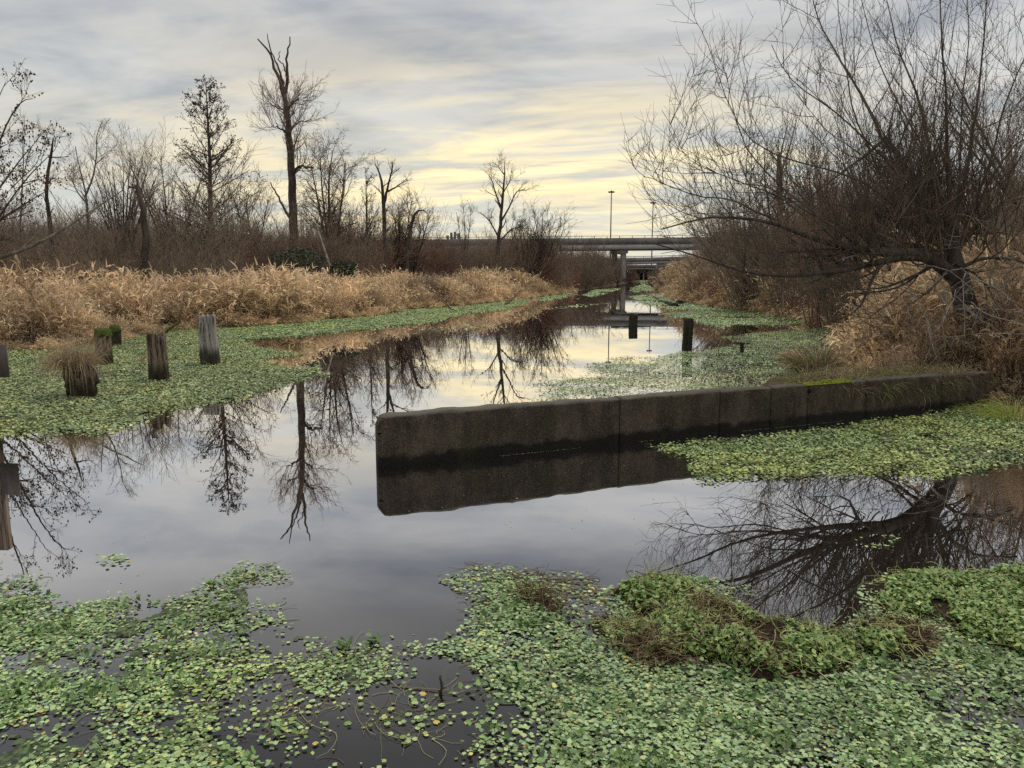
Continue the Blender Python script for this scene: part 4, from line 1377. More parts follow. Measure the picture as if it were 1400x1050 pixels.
# dense upright shoots straight from the head of the trunk
ns = 190
base = np.array([A(1295, 335, Y)]) + rng.normal(0, 1, (ns, 3)) * [0.75, 0.5, 0.15]
kk = rng.integers(0, 3, 90)
jj = rng.integers(1, 9, 90)
base[:90] = LP[np.array([0, 1, 3])[kk], jj]
D = np.c_[rng.normal(-0.15, 0.40, ns), rng.normal(0, 0.35, ns), np.ones(ns)]
P4 = walk(base, D, rng.uniform(1.6, 5.2, ns) * np.where(np.arange(ns) < 90, .62, 1), 10, 0.045, 0.03, rng, curl=.06)
R4 = taper(rng.uniform(0.008, 0.022, ns), 10, 0.2)
S, D, t, Rp, _ = spawn(P4, R4, 7, 0.25, 1.0, 30, 10, rng, up=0.5)
P5 = walk(S, D, rng.uniform(0.3, 1.1, len(S)), 5, 0.06, 0.06, rng)
R5 = taper(np.clip(Rp * 0.5, 0.004, 0.010), 5, 0.4)
V, F, _ = merge([tubes(P1, R1, 4), tubes(P4, R4, 4)])
link('shoots', mesh('shoots', V, F, M['twig_willow'], True), wroot)
V, F, _ = merge([tubes(P2, R2, 3), tubes(P3, R3, 3), tubes(P5, R5, 3)])
link('crown', mesh('crown', V, F, M['twig_willow'], True), wroot)
# pale dead twigs hanging over the wall end
ns = 60
base = np.array([A(1325, 400, Y - 0.6)]) + rng.normal(0, 1, (ns, 3)) * [1.0, 0.4, 0.6]
base[:, 2] = np.maximum(base[:, 2], 1.2)
D = np.c_[rng.normal(-0.2, 0.8, ns), rng.normal(-0.9, 0.4, ns), rng.normal(-0.1, 0.5, ns)]
P6 = walk(base, D, rng.uniform(0.8, 2.6, ns), 8, 0.12, -0.06, rng)
P6[:, :, 2] = np.maximum(P6[:, :, 2], 0.06)
R6 = taper(rng.uniform(0.006, 0.014, ns), 8, 0.3)
S, D, t, Rp, _ = spawn(P6, R6, 5, 0.2, 1, 45, 15, rng)
P7 = walk(S, D, rng.uniform(0.15, 0.6, len(S)), 4, 0.1, 0, rng)
P7[:, :, 2] = np.maximum(P7[:, :, 2], 0.05)
V, F, _ = merge([tubes(P6, R6, 4), tubes(P7, taper(np.full(len(S), 0.005), 4, .5), 3)])
link('dead_twigs', mesh('dead_twigs', V, F, M['dead_pale'], True), wroot)

# ------------------------------------------------------------------ concrete wall
wl = np.linalg.norm((wall_b - wall_a)[:2])
WH = 0.68
wallr = thing('concrete_wall', 'low weathered concrete wall jutting out of the right bank into the water', 'wall', (float(wall_a[0]), float(wall_a[1]), 0))
wang = math.atan2(wd[1], wd[0])


def wall_t(px_):
    """distance along the wall where a photo column crosses its top edge"""
    ts = np.linspace(0, wl, 600)
    pp = np.c_[wall_a[0] + wd[0] * ts, wall_a[1] + wd[1] * ts, np.full(600, WH)]
    x_, _ = proj(pp)
    return float(np.interp(px_, x_, ts))


joints = [0.0] + [wall_t(p) for p in (848, 985, 1055, 1106, 1186, 1290)] + [wl]


def wall_piece(t0, t1, first, seed, top=WH, last=False):
    n = max(4, int((t1 - t0) / 0.06))
    tv = np.linspace(t0, t1, n + 1)
    # cross-section: rounded rectangle in (y, z) from front bottom, over the top, to back bottom
    prof = []
    for z_ in np.linspace(-0.35, top - 0.045, 12):
        prof.append((0.0, z_))
    for a_ in np.linspace(0, math.pi / 2, 5)[1:]:
        prof.append((0.045 - 0.045 * math.cos(a_), top - 0.045 + 0.045 * math.sin(a_)))
    prof.append((WT / 2, top))
    for a_ in np.linspace(math.pi / 2, math.pi, 5):
        prof.append((WT - 0.045 - 0.045 * math.cos(a_), top - 0.045 + 0.045 * math.sin(a_)))
    prof.append((WT, -0.35))
    prof = np.array(prof)
    k = len(prof)
    T_, J = np.meshgrid(tv, np.arange(k), indexing='ij')
    yy = prof[J, 0].copy()
    zz = prof[J, 1].copy()
    if first:                            # rounded outer end
        rc = 0.13
        d_ = np.clip((t0 + rc - T_) / rc, 0, 1)
        cut = rc * (1 - np.sqrt(np.clip(1 - d_ ** 2, 0, 1)))
        zz = np.where(zz > top - 0.15, zz - cut * 0.9, zz)
        yy = WT / 2 + (yy - WT / 2) * (1 - 0.35 * d_ ** 2)
    rough_ = fbm(T_ * 9, J * 0.9 + 3, seed, 4) - 0.5
    yy = yy + rough_ * 0.028
    zz = zz + (fbm(T_ * 5, yy * 8, seed + 9, 4) - 0.5) * np.where(zz > top - 0.06, 0.05, 0.0) - (zz > top - 0.06) * (fbm(T_ * 1.1, yy * 0, 77, 2) - 0.5) * 0.03
    if first:
        T_ = T_ + (T_ < t0 + 0.001) * (fbm(zz * 8, yy * 8, 4) - 0.5) * 0.03
    V = np.stack([T_, yy, zz], -1).reshape(-1, 3)
    idx = np.arange((n + 1) * k).reshape(n + 1, k)
    F = np.stack([idx[:-1, :-1], idx[1:, :-1], idx[1:, 1:], idx[:-1, 1:]], -1).reshape(-1, 4)
    return mesh('panel', V, [F, idx[0][None, :], idx[-1][::-1][None, :]], M['concrete_old'], False)


wallr.rotation_euler = (0, 0, wang)
def wlink(nm, me, **pr):
    o = bpy.data.objects.new(nm, me)
    COL.objects.link(o)
    o.parent = wallr
    for k, v_ in pr.items():
        o[k] = v_
    return o


for i in range(len(joints) - 1):
    g0 = 0.012 if i else 0
    wlink('panel', wall_piece(joints[i] + g0, joints[i + 1] - 0.012, i == 0, 40 + i, WH + (0.0, 0.004, -0.003, 0.003, 0.0, -0.008, -0.03)[i]))
V, F = box_vf((wl / 2, WT / 2, 0.13), (wl - 0.2, WT - 0.075, 0.95))
wlink('core', mesh('core', V, F, M['black']))
# moss cushion on the top edge and the drain hole
t0, t1 = wall_t(1100), wall_t(1165)
n = 60
tv = np.linspace(t0, t1, n)
J = np.linspace(0, 1, 9)
TT, JJ = np.meshgrid(tv, J, indexing='ij')
env = np.clip(np.sin(np.pi * (TT - t0) / (t1 - t0)), 0, 1) ** 0.4
hh = 0.03 * (fbm(TT * 9, JJ * 2, 18, 3) - .36) / .3 * env * np.sin(np.pi * JJ) ** 0.5 * (0.5 + fbm(TT * 22, JJ * 5, 8, 3))
V = np.stack([TT, -0.012 + JJ * (WT * 0.8), WH - 0.03 * (1 - np.clip(JJ * 6, 0, 1)) + hh + 0.004], -1).reshape(-1, 3)
idx = np.arange(n * 9).reshape(n, 9)
wlink('moss', mesh('moss', V, np.stack([idx[:-1, :-1], idx[1:, :-1], idx[1:, 1:], idx[:-1, 1:]], -1).reshape(-1, 4), M['moss'], True))
th = wall_t(1107)
V, F = box_vf((th, 0.0, WH - 0.12), (0.07, 0.02, 0.05))
wlink('drain_hole', mesh('drain_hole', V, F, M['black']))

# ------------------------------------------------------------------ timber posts
def post_mesh(w, d, h, seed, m_, jag=0.06, taper_=0.0, split=1.0, rot=0.0, square=0.6, lean=(0, 0)):
    n, k = 40, 26
    a = np.linspace(0, 2 * math.pi, n + 1)[:-1]
    sq = 1.0 / np.maximum(np.abs(np.cos(a)), np.abs(np.sin(a)))
    rad = 1 + (sq - 1) * square
    zz = np.linspace(-0.5, 1, k)
    A_, Z_ = np.meshgrid(a, np.arange(k))
    fl = (fbm(A_ * 5.5, Z_ * 0.10, seed, 3) - 0.5) * 0.42 * split
    fl = fl - (fbm(A_ * 3.1 + 7, Z_ * 0.03, seed + 5, 2) > 0.64) * 0.16 * split
    fl[:, -1] = fl[:, -2]
    r_ = rad[None, :] * (1 + fl)
    tp_ = h * (1 - jag / h * 2.2 * fbm(a * 2.2, a * 0, seed + 3, 3))
    Z = np.where(zz[:, None] < 0, zz[:, None] * 0.6, zz[:, None] * tp_[None, :])
    sc_ = 1 - taper_ * np.clip(Z / h, 0, 1)
    X = np.cos(a)[None] * r_ * w / 2 * sc_ + lean[0] * Z
    Y_ = np.sin(a)[None] * r_ * d / 2 * sc_ + lean[1] * Z
    V = np.stack([X, Y_, Z], -1).reshape(-1, 3)
    # top: inner rings with hollow, rough end grain
    rings = []
    for j, f_ in enumerate((0.7, 0.35)):
        zt_ = tp_ - jag * (0.3 + fbm(a * 3 + j * 4, a * 0 + j, seed + 11, 3))
        rings.append(np.c_[X[-1] * f_ + lean[0] * h * (1 - f_), Y_[-1] * f_ + lean[1] * h * (1 - f_), zt_])
    V = np.concatenate([V] + rings + [np.array([[lean[0] * h, lean[1] * h, h - jag * 1.3]])])
    idx = np.arange((k + 2) * n).reshape(k + 2, n)
    a0 = idx[:-1]
    F = np.stack([a0, np.roll(a0, -1, 1), np.roll(idx[1:], -1, 1), idx[1:]], -1).reshape(-1, 4)
    c_ = len(V) - 1
    F3 = np.stack([idx[-1], np.roll(idx[-1], -1), np.full(n, c_)], -1)
    cr, sr = math.cos(rot), math.sin(rot)
    V = np.c_[V[:, 0] * cr - V[:, 1] * sr, V[:, 0] * sr + V[:, 1] * cr, V[:, 2]]
    return mesh('post', V, [F, F3], M[m_], False)


def post(name, label, px_, pyb, pyt, wpx, seed, m_, group='old timber pilings', **kw):
    g_ = G(px_, pyb)
    D = g_[1]
    h = A(px_, pyt, D)[2]
    w = 0.80 * wpx * D / FPX
    o = thing(name, label, 'post', (g_[0], g_[1] + w * 0.4, 0), group, post_mesh(w, w * 0.9, h, seed, m_, **kw))
    rp_ = np.random.default_rng(seed + 900)
    o.rotation_euler = (math.radians(rp_.normal(0, 2)), math.radians(rp_.normal(0, 2.2)), 0)
    return o


post('timber_post', 'tallest grey weathered piling, flat-topped, rightmost of the left-hand pilings', 285, 500, 429, 27, 1, 'timber_grey', jag=0.04, rot=0.1, square=0.85, split=0.9)
pb = post('timber_post', 'split grey and brown piling with rotten middle, second from the right on the left', 213, 522, 449, 30, 2, 'timber_brown', jag=0.17, rot=0.3, square=0.6, split=1.5)
post('timber_post', 'moss-capped brown piling between the grassy stump and the split piling', 139, 500, 452, 23, 3, 'timber_brown', jag=0.10, split=1.4, square=0.4)
post('timber_post', 'dark low piling at the reed edge behind the moss-capped one', 156, 474, 447, 17, 4, 'timber_dark', jag=0.06, square=0.4)
post('timber_post', 'short dark square piling with a clear reflection in mid-river', 866, 447, 430, 14, 5, 'timber_dark', jag=0.02, square=0.8, group='dark pilings beyond the wall')
post('timber_post', 'taller dark piling standing beyond the wall at the edge of the weeds', 940, 476, 434, 15, 6, 'timber_dark', jag=0.03, square=0.8, group='dark pilings beyond the wall')
post('timber_stub', 'small thin dark stub poking out of the pale weed beyond the wall', 1015, 483, 466, 6, 7, 'timber_dark', jag=0.05, square=0.3, group='dark pilings beyond the wall')
# moss and fringe on posts
def tuft_mesh(seed, n, h, spread, pal, lean, droop=(0.2, 0.8), w=0.012):
    rng = np.random.default_rng(seed)
    r = np.sqrt(rng.uniform(0, 1, n)) * spread
    a = rng.uniform(0, 2 * math.pi, n)
    S = np.c_[r * np.cos(a), r * np.sin(a), np.zeros(n)]
    D = np.c_[np.cos(a) * lean * r / spread + rng.normal(0, .2, n), np.sin(a) * lean * r / spread + rng.normal(0, .2, n), np.ones(n)]
    c = pal[rng.integers(0, len(pal), n)] * rng.uniform(0.75, 1.2, (n, 1))
    V, F, P = blades(S, D, rng.uniform(0.5, 1.1, n) * h, np.full(n, w) * rng.uniform(.6, 1.2, n), 5, rng.uniform(droop[0], droop[1], n), rng, 0.05)
    return mesh('tuft', V, F, M['grass'], False, np.clip(np.repeat(c, 12, axis=0), 0, 1))


tan_pal = np.array([(0.42, 0.32, 0.20), (0.30, 0.22, 0.14), (0.52, 0.42, 0.28), (0.20, 0.15, 0.10)])
green_pal = np.array([(0.10, 0.14, 0.04), (0.22, 0.24, 0.08), (0.35, 0.32, 0.14), (0.16, 0.19, 0.06)])


def tussock(name, label, loc, seed, n, h, spread, pal, lean, cat='grass tuft', group=None, **kw):
    return thing(name, label, cat, loc, group, tuft_mesh(seed, n, h, spread, pal, lean, **kw))


# moss caps
def moss_cap(parent, w, h, seed, m_='moss_dark'):
    a = np.linspace(0, 2 * math.pi, 17)[:-1]
    rs = np.array([1.06, 0.9, 0.6, 0.3])
    rng = np.random.default_rng(seed)
    V = [np.c_[np.cos(a) * w / 2 * r_ * rng.uniform(.9, 1.1, 16), np.sin(a) * w / 2 * r_, h + z_ + rng.uniform(-.03, .03, 16)] for r_, z_ in zip(rs, (-0.14, 0.01, 0.04, 0.05))]
    V = np.concatenate(V + [np.array([[0, 0, h + .05]])])
    idx = np.arange(64).reshape(4, 16)
    F = np.stack([idx[:-1], np.roll(idx[:-1], -1, 1), np.roll(idx[1:], -1, 1), idx[1:]], -1).reshape(-1, 4)
    F3 = np.stack([idx[-1], np.roll(idx[-1], -1), np.full(16, 64)], -1)
    o = bpy.data.objects.new('moss_cap', mesh('moss_cap', V, [F, F3], M[m_], True))
    COL.objects.link(o)
    o.parent = parent
    return o


posts = [o for o in COL.objects if o.name.startswith('timber_post')]
moss_cap(posts[2], 0.42, A(139, 452, posts[2].location[1])[2] + .01, 1)
moss_cap(posts[3], 0.36, A(156, 447, posts[3].location[1])[2], 2)
pb = posts[1]
hb = A(213, 449, pb.location[1])[2]
o = bpy.data.objects.new('top_growth', tuft_mesh(21, 60, 0.32, 0.2, tan_pal, 0.6))
COL.objects.link(o)
o.parent = pb
o.location = (0, 0, hb - 0.12)
# slanting branch behind the split piling
r = thing('branch', 'mossy branch slanting up to the right behind the split piling', 'branch', tuple(A(222, 455, 20)))
P, R = resample([A(214, 462, 20.0), A(230, 450, 20.2), A(245, 440, 20.5)], (0.06, 0.035), 6)
link('limb', mesh('limb', *tubes(P[None], R[None], 6), M['moss_dark'], True), r)
# wide rotten stump with grass
g_ = G(104, 546)
D = g_[1]
hst = A(104, 488, D)[2]
wst = 42 * D / FPX
stump = thing('rotten_stump', 'wide rotten hollow stump with dead grass growing out of its top', 'stump', (g_[0], g_[1] + .3, 0))
sm_ = post_mesh(wst, wst * .85, hst, 12, 'timber_brown', jag=0.24, split=1.9, square=0.45, taper_=0.08, lean=(-.08, 0))
o = bpy.data.objects.new('wood', sm_)
COL.objects.link(o)
o.parent = stump
for k, (n_, h_, dx, dz, ln, dr, pal) in enumerate(((420, 0.85, -0.08, -0.30, 0.35, (0.05, 0.5), tan_pal), (360, 0.8, -0.14, -0.18, 0.7, (0.7, 1.9), tan_pal), (260, 0.95, -wst * .42, -0.28, .5, (1.0, 2.6), tan_pal))):
    o = bpy.data.objects.new('dead_grass', tuft_mesh(30 + k, n_, h_, wst * .45, pal, ln, droop=dr, w=0.009))
    COL.objects.link(o)
    o.parent = stump
    o.location = (dx, 0, hst + dz)
    o['kind'] = 'stuff'
# sign post at left edge
gs = np.array([G(4, 640)[0] - 0.45, 12.9, 0])
gx_ = -8.86
r = thing('sign_post', 'wooden post with a brown board at the very left edge of the picture', 'post', (gx_, 12.9, 0))
V, F = box_vf((gx_, 12.9, 0.95), (0.14, 0.14, 2.7))
link('upright', mesh('upright', V, F, M['timber_brown']), r)
V, F = box_vf((gx_ + 0.24, 12.82, 1.02), (0.30, 0.03, 0.55))
link('board', mesh('board', V, F, M['board_paint']), r)
# thin pale post with cross-bar
gpz = G(1107, 431)
r = thing('pale_post', 'thin pale green-grey post standing in the weed under the willow branches', 'post', (gpz[0], gpz[1], 0))
D = gpz[1]
V, F = box_vf((gpz[0], D, A(1107, 386, D)[2] / 2), (0.13, 0.08, A(1107, 386, D)[2]))
link('upright', mesh('upright', V, F, M['pale_paint']), r)
z_ = A(1107, 385, D)[2] + 0.06
V, F = box_vf((gpz[0] + 1.0, D, z_), (4.0, 0.07, 0.10))
link('crossbar', mesh('crossbar', V, F, M['pale_paint']), r)

# ------------------------------------------------------------------ logs and sticks in the river
def log(name, label, pts, r0, r1, m_, K=8, cat='log', branches=0, seed=0):
    P, R = resample(pts, (r0, r1), K)
    rng = np.random.default_rng(seed)
    P[1:-1] += rng.normal(0, r0 * .25, P[1:-1].shape)
    r = thing(name, label, cat, tuple(P[0]))
    V, F = tubes(P[None], R[None], 8)
    link('stem', mesh('stem', V, [F, np.arange(8)[::-1][None], (np.arange(8) + 8 * K)[None]], M[m_], False), r)
    if branches:
        S, D, t, Rp, _ = spawn(P[None], R[None], branches, .1, 1, 50, 15, rng)
        Pb = walk(S, D, np.linalg.norm(P[-1] - P[0]) * rng.uniform(.15, .45, len(S)), 5, .12, 0.02, rng)
        V, F = tubes(Pb, taper(np.clip(Rp * .5, .005, 1), 5, .3), 4)
        link('twigs', mesh('twigs', V, F, M[m_], True), r)
    return r


log('log', 'bare log sticking up out of the right-bank brush above the water', [G(926, 399, .6), A(893, 379, 108)],  .19, .13, 'bark', seed=1)
log('log', 'dark log lying half out of the water beside the far weed strip', [G(924, 418, 0.05), A(895, 411, 72)], .22, .16, 'timber_dark', seed=2)
log('log', 'stubby dark log end behind the half-sunk log', [G(930, 414, 0.1), A(921, 409, 74)], .2, .2, 'timber_dark', seed=3)
log('dead_branch', 'dead twiggy branch sprawled in the water below the sticking-up log', [G(905, 410), A(880, 398, 82), A(868, 392, 80)], .09, .02, 'twig', branches=14, seed=4, cat='branch')
log('stick', 'short dark stick poking from the water at the left reed point', [G(690, 417, 0), A(706, 404, 66)], .10, .05, 'bark', seed=5, cat='stick')
log('stick', 'dark twiggy stick under the reeds left of the reed point', [G(620, 424, 0.05), A(606, 418, 60)], .07, .03, 'bark', branches=6, seed=6, cat='stick')
log('stick', 'thin branch resting on the weed at the foot of the split piling', [G(200, 485, .1), A(185, 497, 19.0)], .02, .008, 'twig', branches=10, seed=7, cat='stick')
log('sunken_branch', 'drowned black branch rising from the open water near the front weeds', [G(601, 952, -0.02), G(604, 945, .03), G(602, 924, .09)], .010, .006, 'timber_dark', branches=5, seed=8, cat='branch')
log('stick', 'long fine stick lying on the water between the front weed mats', [G(536, 938, .004), G(620, 945, .012)], .005, .003, 'twig_tan', seed=9, cat='stick')
log('stick', 'thin pale stick floating at the tip of the middle front weed mat', [G(745, 792, .005), G(812, 790, .04)], .007, .004, 'twig_tan', branches=5, seed=10, cat='stick')
log('floating_board', 'narrow dark sliver of wood floating beside the short mid-river piling', [G(836, 446.5, .01), G(890, 446, .01)], .05, .03, 'matbase', seed=11, cat='driftwood')

tussock('tussock', 'large drooping grass tussock at the water edge behind the mossy wall top', tuple(G(1116, 513)), 50, 900, 1.05, .42, np.r_[tan_pal, green_pal[:1], green_pal[3:]] * 1.15, .75, droop=(.25, .9), w=.018)
tussock('tussock', 'small rounded straw tussock left of the large drooping one', tuple(G(1084, 492)), 51, 420, .5, .2, tan_pal * 1.3, .8, droop=(.3, 1.0), w=.014)
tussock('tussock', 'bright green and straw grass clump beyond the right end of the wall', tuple(G(1385, 573)), 52, 420, .75, .38, np.array([(0.20, 0.26, 0.05), (0.34, 0.38, 0.10), (0.42, 0.38, 0.18), (0.25, 0.30, 0.08)]), 1.2, droop=(.4, 1.2))
tussock('tussock', 'low green-tipped grass clump at the foot of the wall end', tuple(G(1340, 566)), 53, 200, .4, .3, green_pal, 1.2, droop=(.4, 1.2))

# short grass fringe spilling over the wall's bank end
rng = np.random.default_rng(54)
n = 210
tt = rng.uniform(wall_t(1150), wl, n)
oo = rng.uniform(0.20, 1.3, n)
X = wall_a[0] + wd[0] * tt + wn[0] * oo
Y_ = wall_a[1] + wd[1] * tt + wn[1] * oo
fr = [tuft_mesh(60 + i, 70, 0.42, 0.16, (tan_pal, np.r_[tan_pal, green_pal], green_pal * 1.2)[i], 1.0, droop=(.4, 1.4), w=.010) for i in range(3)]
scatter('wall_grass', np.c_[X, Y_, np.full(n, 0.42)], np.c_[rng.normal(0, .3, n), rng.normal(0, .3, n), rng.uniform(0, 6, n)], np.repeat(rng.uniform(.7, 1.3, n)[:, None], 3, 1),
        rng.integers(0, 3, n), fr, label='matted tan and green grass spilling over the bank end of the wall', kind='stuff')
# earth behind the wall so that the fringe stands on something
nb_ = 40
tv = np.linspace(wall_t(1150), wl + 0.6, nb_)
prof = np.array([(WT + 0.004, -0.3), (WT + 0.01, 0.36), (0.6, 0.50), (1.2, 0.52), (2.2, 0.45), (3.0, -0.2)])
V = np.array([[wall_a[0] + wd[0] * t + wn[0] * o_, wall_a[1] + wd[1] * t + wn[1] * o_, z_ * min(1, (t - tv[0]) / 0.5 + .02) if z_ > 0 else z_] for t in tv for o_, z_ in prof])
V[:, 2] += (fbm(V[:, 0] * 3, V[:, 1] * 3, 9) - .5) * .08
idx = np.arange(nb_ * 6).reshape(nb_, 6)
link('ground', mesh('ground', V, np.stack([idx[:-1, :-1], idx[1:, :-1], idx[1:, 1:], idx[:-1, 1:]], -1).reshape(-1, 4), M['ground'], True), kind='structure')

# ------------------------------------------------------------------ floating weed
def leaves(C, rad, tilt, col, rng, n=10, scal=True):
    N = len(C)
    if n == 4:                       # far leaves: one four-cornered blade each
        a0 = rng.uniform(0, 2 * math.pi, N)
        aa = a0[:, None] + np.array([0, .42, 1.0, 1.45]) * math.pi + rng.normal(0, .12, (N, 4))
        rr_ = rad[:, None] * rng.uniform(.75, 1.2, (N, 4))
        X, Y_ = np.cos(aa) * rr_, np.sin(aa) * rr_
        tx, ty = (rng.normal(0, 1, N) * tilt)[:, None], (rng.normal(0, 1, N) * tilt)[:, None]
        V = np.stack([X, Y_, X * tx + Y_ * ty], -1) + C[:, None, :]
        return V.reshape(-1, 3), np.arange(N * 4).reshape(N, 4), np.repeat(col, 4, axis=0)
    a = np.linspace(0, 2 * math.pi, n + 1)[:-1]
    a0 = rng.uniform(0, 2 * math.pi, N)
    rr_ = np.ones(n)
    if scal:
        rr_ = np.array([0.50] + [1.0 if k % 2 else 0.86 for k in range(1, n)])
    L = np.stack([np.cos(a) * rr_, np.sin(a) * rr_, 0.16 + 0 * a], -1)       # slightly cupped
    L = np.concatenate([np.zeros((1, 3)), L])[None] * rad[:, None, None]
    L = L * np.stack([np.ones(N), rng.uniform(.85, 1.05, N), rng.uniform(-.6, 1.4, N)], -1)[:, None, :]
    c, s = np.cos(a0)[:, None], np.sin(a0)[:, None]
    X, Y_, Z = L[:, :, 0] * c - L[:, :, 1] * s, L[:, :, 0] * s + L[:, :, 1] * c, L[:, :, 2]
    # tilt about a random horizontal axis
    tx, ty = rng.normal(0, 1, N) * tilt, rng.normal(0, 1, N) * tilt
    Z = Z + X * tx[:, None] + Y_ * ty[:, None]
    V = np.stack([X, Y_, Z], -1) + C[:, None, :]
    f = np.stack([np.zeros(n, int), 1 + np.arange(n), 1 + (np.arange(n) + 1) % n], -1)
    F = (np.arange(N)[:, None, None] * (n + 1) + f[None]).reshape(-1, 3)
    return V.reshape(-1, 3), F, np.repeat(col, n + 1, axis=0)


LPAL = np.array([(0.162, 0.248, 0.115), (0.205, 0.292, 0.150), (0.135, 0.215, 0.090), (0.235, 0.318, 0.165), (0.215, 0.285, 0.110), (0.105, 0.17, 0.058), (0.28, 0.33, 0.145)])
YPAL = LPAL * np.array([0.98, 0.95, 0.80])


def sample_mat(poly, n_per, rng, jit=0.35, nscale=1.3, thr=0.40, soft=0.18, seed=0, holes=(), pxjit=True, fade=0.45):
    """random points over a px polygon laid on the water, ragged by noise"""
    P = np.array([G(a, b)[:2] for a, b in poly])
    x0, y0 = P.min(0) - 0.5
    x1, y1 = P.max(0) + 0.5
    out = []
    n = int((x1 - x0) * (y1 - y0) * n_per)
    X = rng.uniform(x0, x1, n)
    Y_ = rng.uniform(y0, y1, n)
    dx = (fbm(X * 1.7, Y_ * 1.7, seed + 50, 4) - .5) * jit * 2
    dy = (fbm(X * 1.7 + 40, Y_ * 1.7, seed + 60, 4) - .5) * jit * 2
    s = sdf(X + dx, Y_ + dy, [tuple(p) for p in P])
    dens = fbm(X * nscale, Y_ * nscale, seed, 4)
    edge = np.clip(s / 0.5, 0, 1)
    keep = (s > 0) & (rng.uniform(0, 1, n) < np.clip((dens - thr) / soft + edge * 0.35, 0, 1) * (0.22 + 0.78 * np.clip(s / fade, 0, 1)))
    for hp, pr in holes:
        hpw = [tuple(G(a, b)[:2]) for a, b in hp]
        keep &= ~(inpoly(X + dx * .8, Y_ + dy * .8, hpw) & (rng.uniform(0, 1, n) < pr))
    k = keep & (landsd(X, Y_) < 0.15)
    # nothing beyond the picture's edges plus a margin
    px, py = proj(np.c_[X, Y_, np.zeros(n)])
    k &= (px > -160) & (px < 1560) & (py < 1180)
    # not inside the wall
    tw = (X - wall_a[0]) * wd[0] + (Y_ - wall_a[1]) * wd[1]
    ow = (X - wall_a[0]) * wn[0] + (Y_ - wall_a[1]) * wn[1]
    k &= ~((tw > -0.05) & (tw < wl) & (ow > -0.03) & (ow < WT + 0.03))
    return X[k], Y_[k], s[k]


def weed_mat(name, label, poly, n_per, r0, r1, zmax, tilt, seed, nl=12, scal=True, yellow=0.05, dark=0.1, bright=1.0, pal=LPAL, **kw):
    rng = np.random.default_rng(seed)
    X, Y_, s = sample_mat(poly, n_per, rng, seed=seed, **kw)
    n = len(X)
    rad = r0 + (r1 - r0) * rng.uniform(0, 1, n) ** 1.4 * 1.15
    Z = 0.004 + rng.uniform(0, 1, n) ** 1.6 * zmax * (0.5 + fbm(X * 3, Y_ * 3, seed + 8, 3))
    col = pal[rng.integers(0, len(pal), n)] * rng.uniform(0.8, 1.2, (n, 1)) * bright
    patch = fbm(X * 0.9, Y_ * 0.9, seed + 20, 3)
    col = col * (0.64 + 0.70 * patch)[:, None]
    warm = np.clip((fbm(X * 0.6 + 3, Y_ * 0.8, seed + 71, 3) - .45) * 4, 0, 1)[:, None]
    col = col * (1 + warm * np.array([[.16, .04, -.18]]))
    yl = rng.uniform(0, 1, n) < yellow * (0.3 + 2 * (fbm(X * 2.2, Y_ * 2.2, seed + 33, 2) > .55))
    col[yl] = np.array([(0.42, 0.38, 0.10), (0.40, 0.42, 0.18), (0.34, 0.26, 0.07), (0.46, 0.47, 0.27)])[rng.integers(0, 4, yl.sum())]
    dk = rng.uniform(0, 1, n) < dark * (0.2 + 2.5 * (fbm(X * 4, Y_ * 4, seed + 44, 3) > .58))
    col[dk] *= 0.42
    V, F, C = leaves(np.c_[X, Y_, Z], rad, np.full(n, tilt) * rng.uniform(.2, 2.0, n), col, rng, nl, scal)
    o = link(name, mesh(name, V, F, M['leaf'], False, np.clip(C, 0, 1)), kind='stuff', label=label)
    print(name, seed, n, 'leaves')
    return o, X, Y_


def stem_net(name, label, X, Y_, n, seed, L=(0.05, 0.22), z=0.014, up=0.04, pal=None, r=(.0016, .0032)):
    rng = np.random.default_rng(seed)
    k = rng.integers(0, len(X), n)
    S = np.c_[X[k] + rng.normal(0, .03, n), Y_[k] + rng.normal(0, .03, n), rng.uniform(0.003, z, n)]
    D = np.c_[rng.normal(0, 1, n), rng.normal(0, 1, n), rng.normal(0, up, n)]
    P = walk(S, D, rng.uniform(*L, n), 6, 0.16, 0, rng, curl=0.32)
    # keep the curls on and just above the water
    P[:, :, 2] = 0.003 + np.abs(P[:, :, 2] - 0.002) * min(1.0, z / 0.06)
    pal = pal if pal is not None else np.array([(0.36, 0.38, 0.17), (0.46, 0.45, 0.24), (0.24, 0.22, 0.11), (0.20, 0.13, 0.08), (0.30, 0.33, 0.14)])
    c = pal[rng.integers(0, len(pal), n)]
    R = taper(rng.uniform(*r, n), 6, .6)
    V, F = tubes(P, R, 3)
    return link(name, mesh(name, V, F, M['stem'], True, np.repeat(c, 21, axis=0)), kind='stuff', label=label)


POLY_A = [(-80, 770), (20, 778), (60, 800), (110, 815), (170, 790), (215, 800), (265, 800), (325, 766), (400, 778), (372, 800), (385, 830), (402, 852), (440, 868), (500, 878), (530, 902), (560, 920), (552, 960), (575, 985), (560, 1010), (530, 1060), (460, 1200), (-200, 1400), (-300, 900)]
HOLE_A = [([(60, 792), (170, 782), (250, 790), (180, 815), (90, 830)], .8), ([(300, 985), (340, 940), (420, 925), (470, 950), (540, 935), (620, 960), (620, 1090), (450, 1100), (340, 1040)], .90), ([(120, 900), (260, 905), (240, 935), (130, 930)], .6),
          ([(20, 960), (120, 950), (130, 985), (30, 1000)], .5), ([(240, 850), (330, 860), (320, 890), (230, 880)], .4)]
_, XA, YA = weed_mat('floating_weed', 'round-leaved green weed mat floating at the lower left of the pond', POLY_A, 4300, .008, .0185, .018, .12, 700, nl=8, holes=HOLE_A, thr=.385, soft=.36, nscale=2.6, jit=.30, yellow=.04, dark=.16)
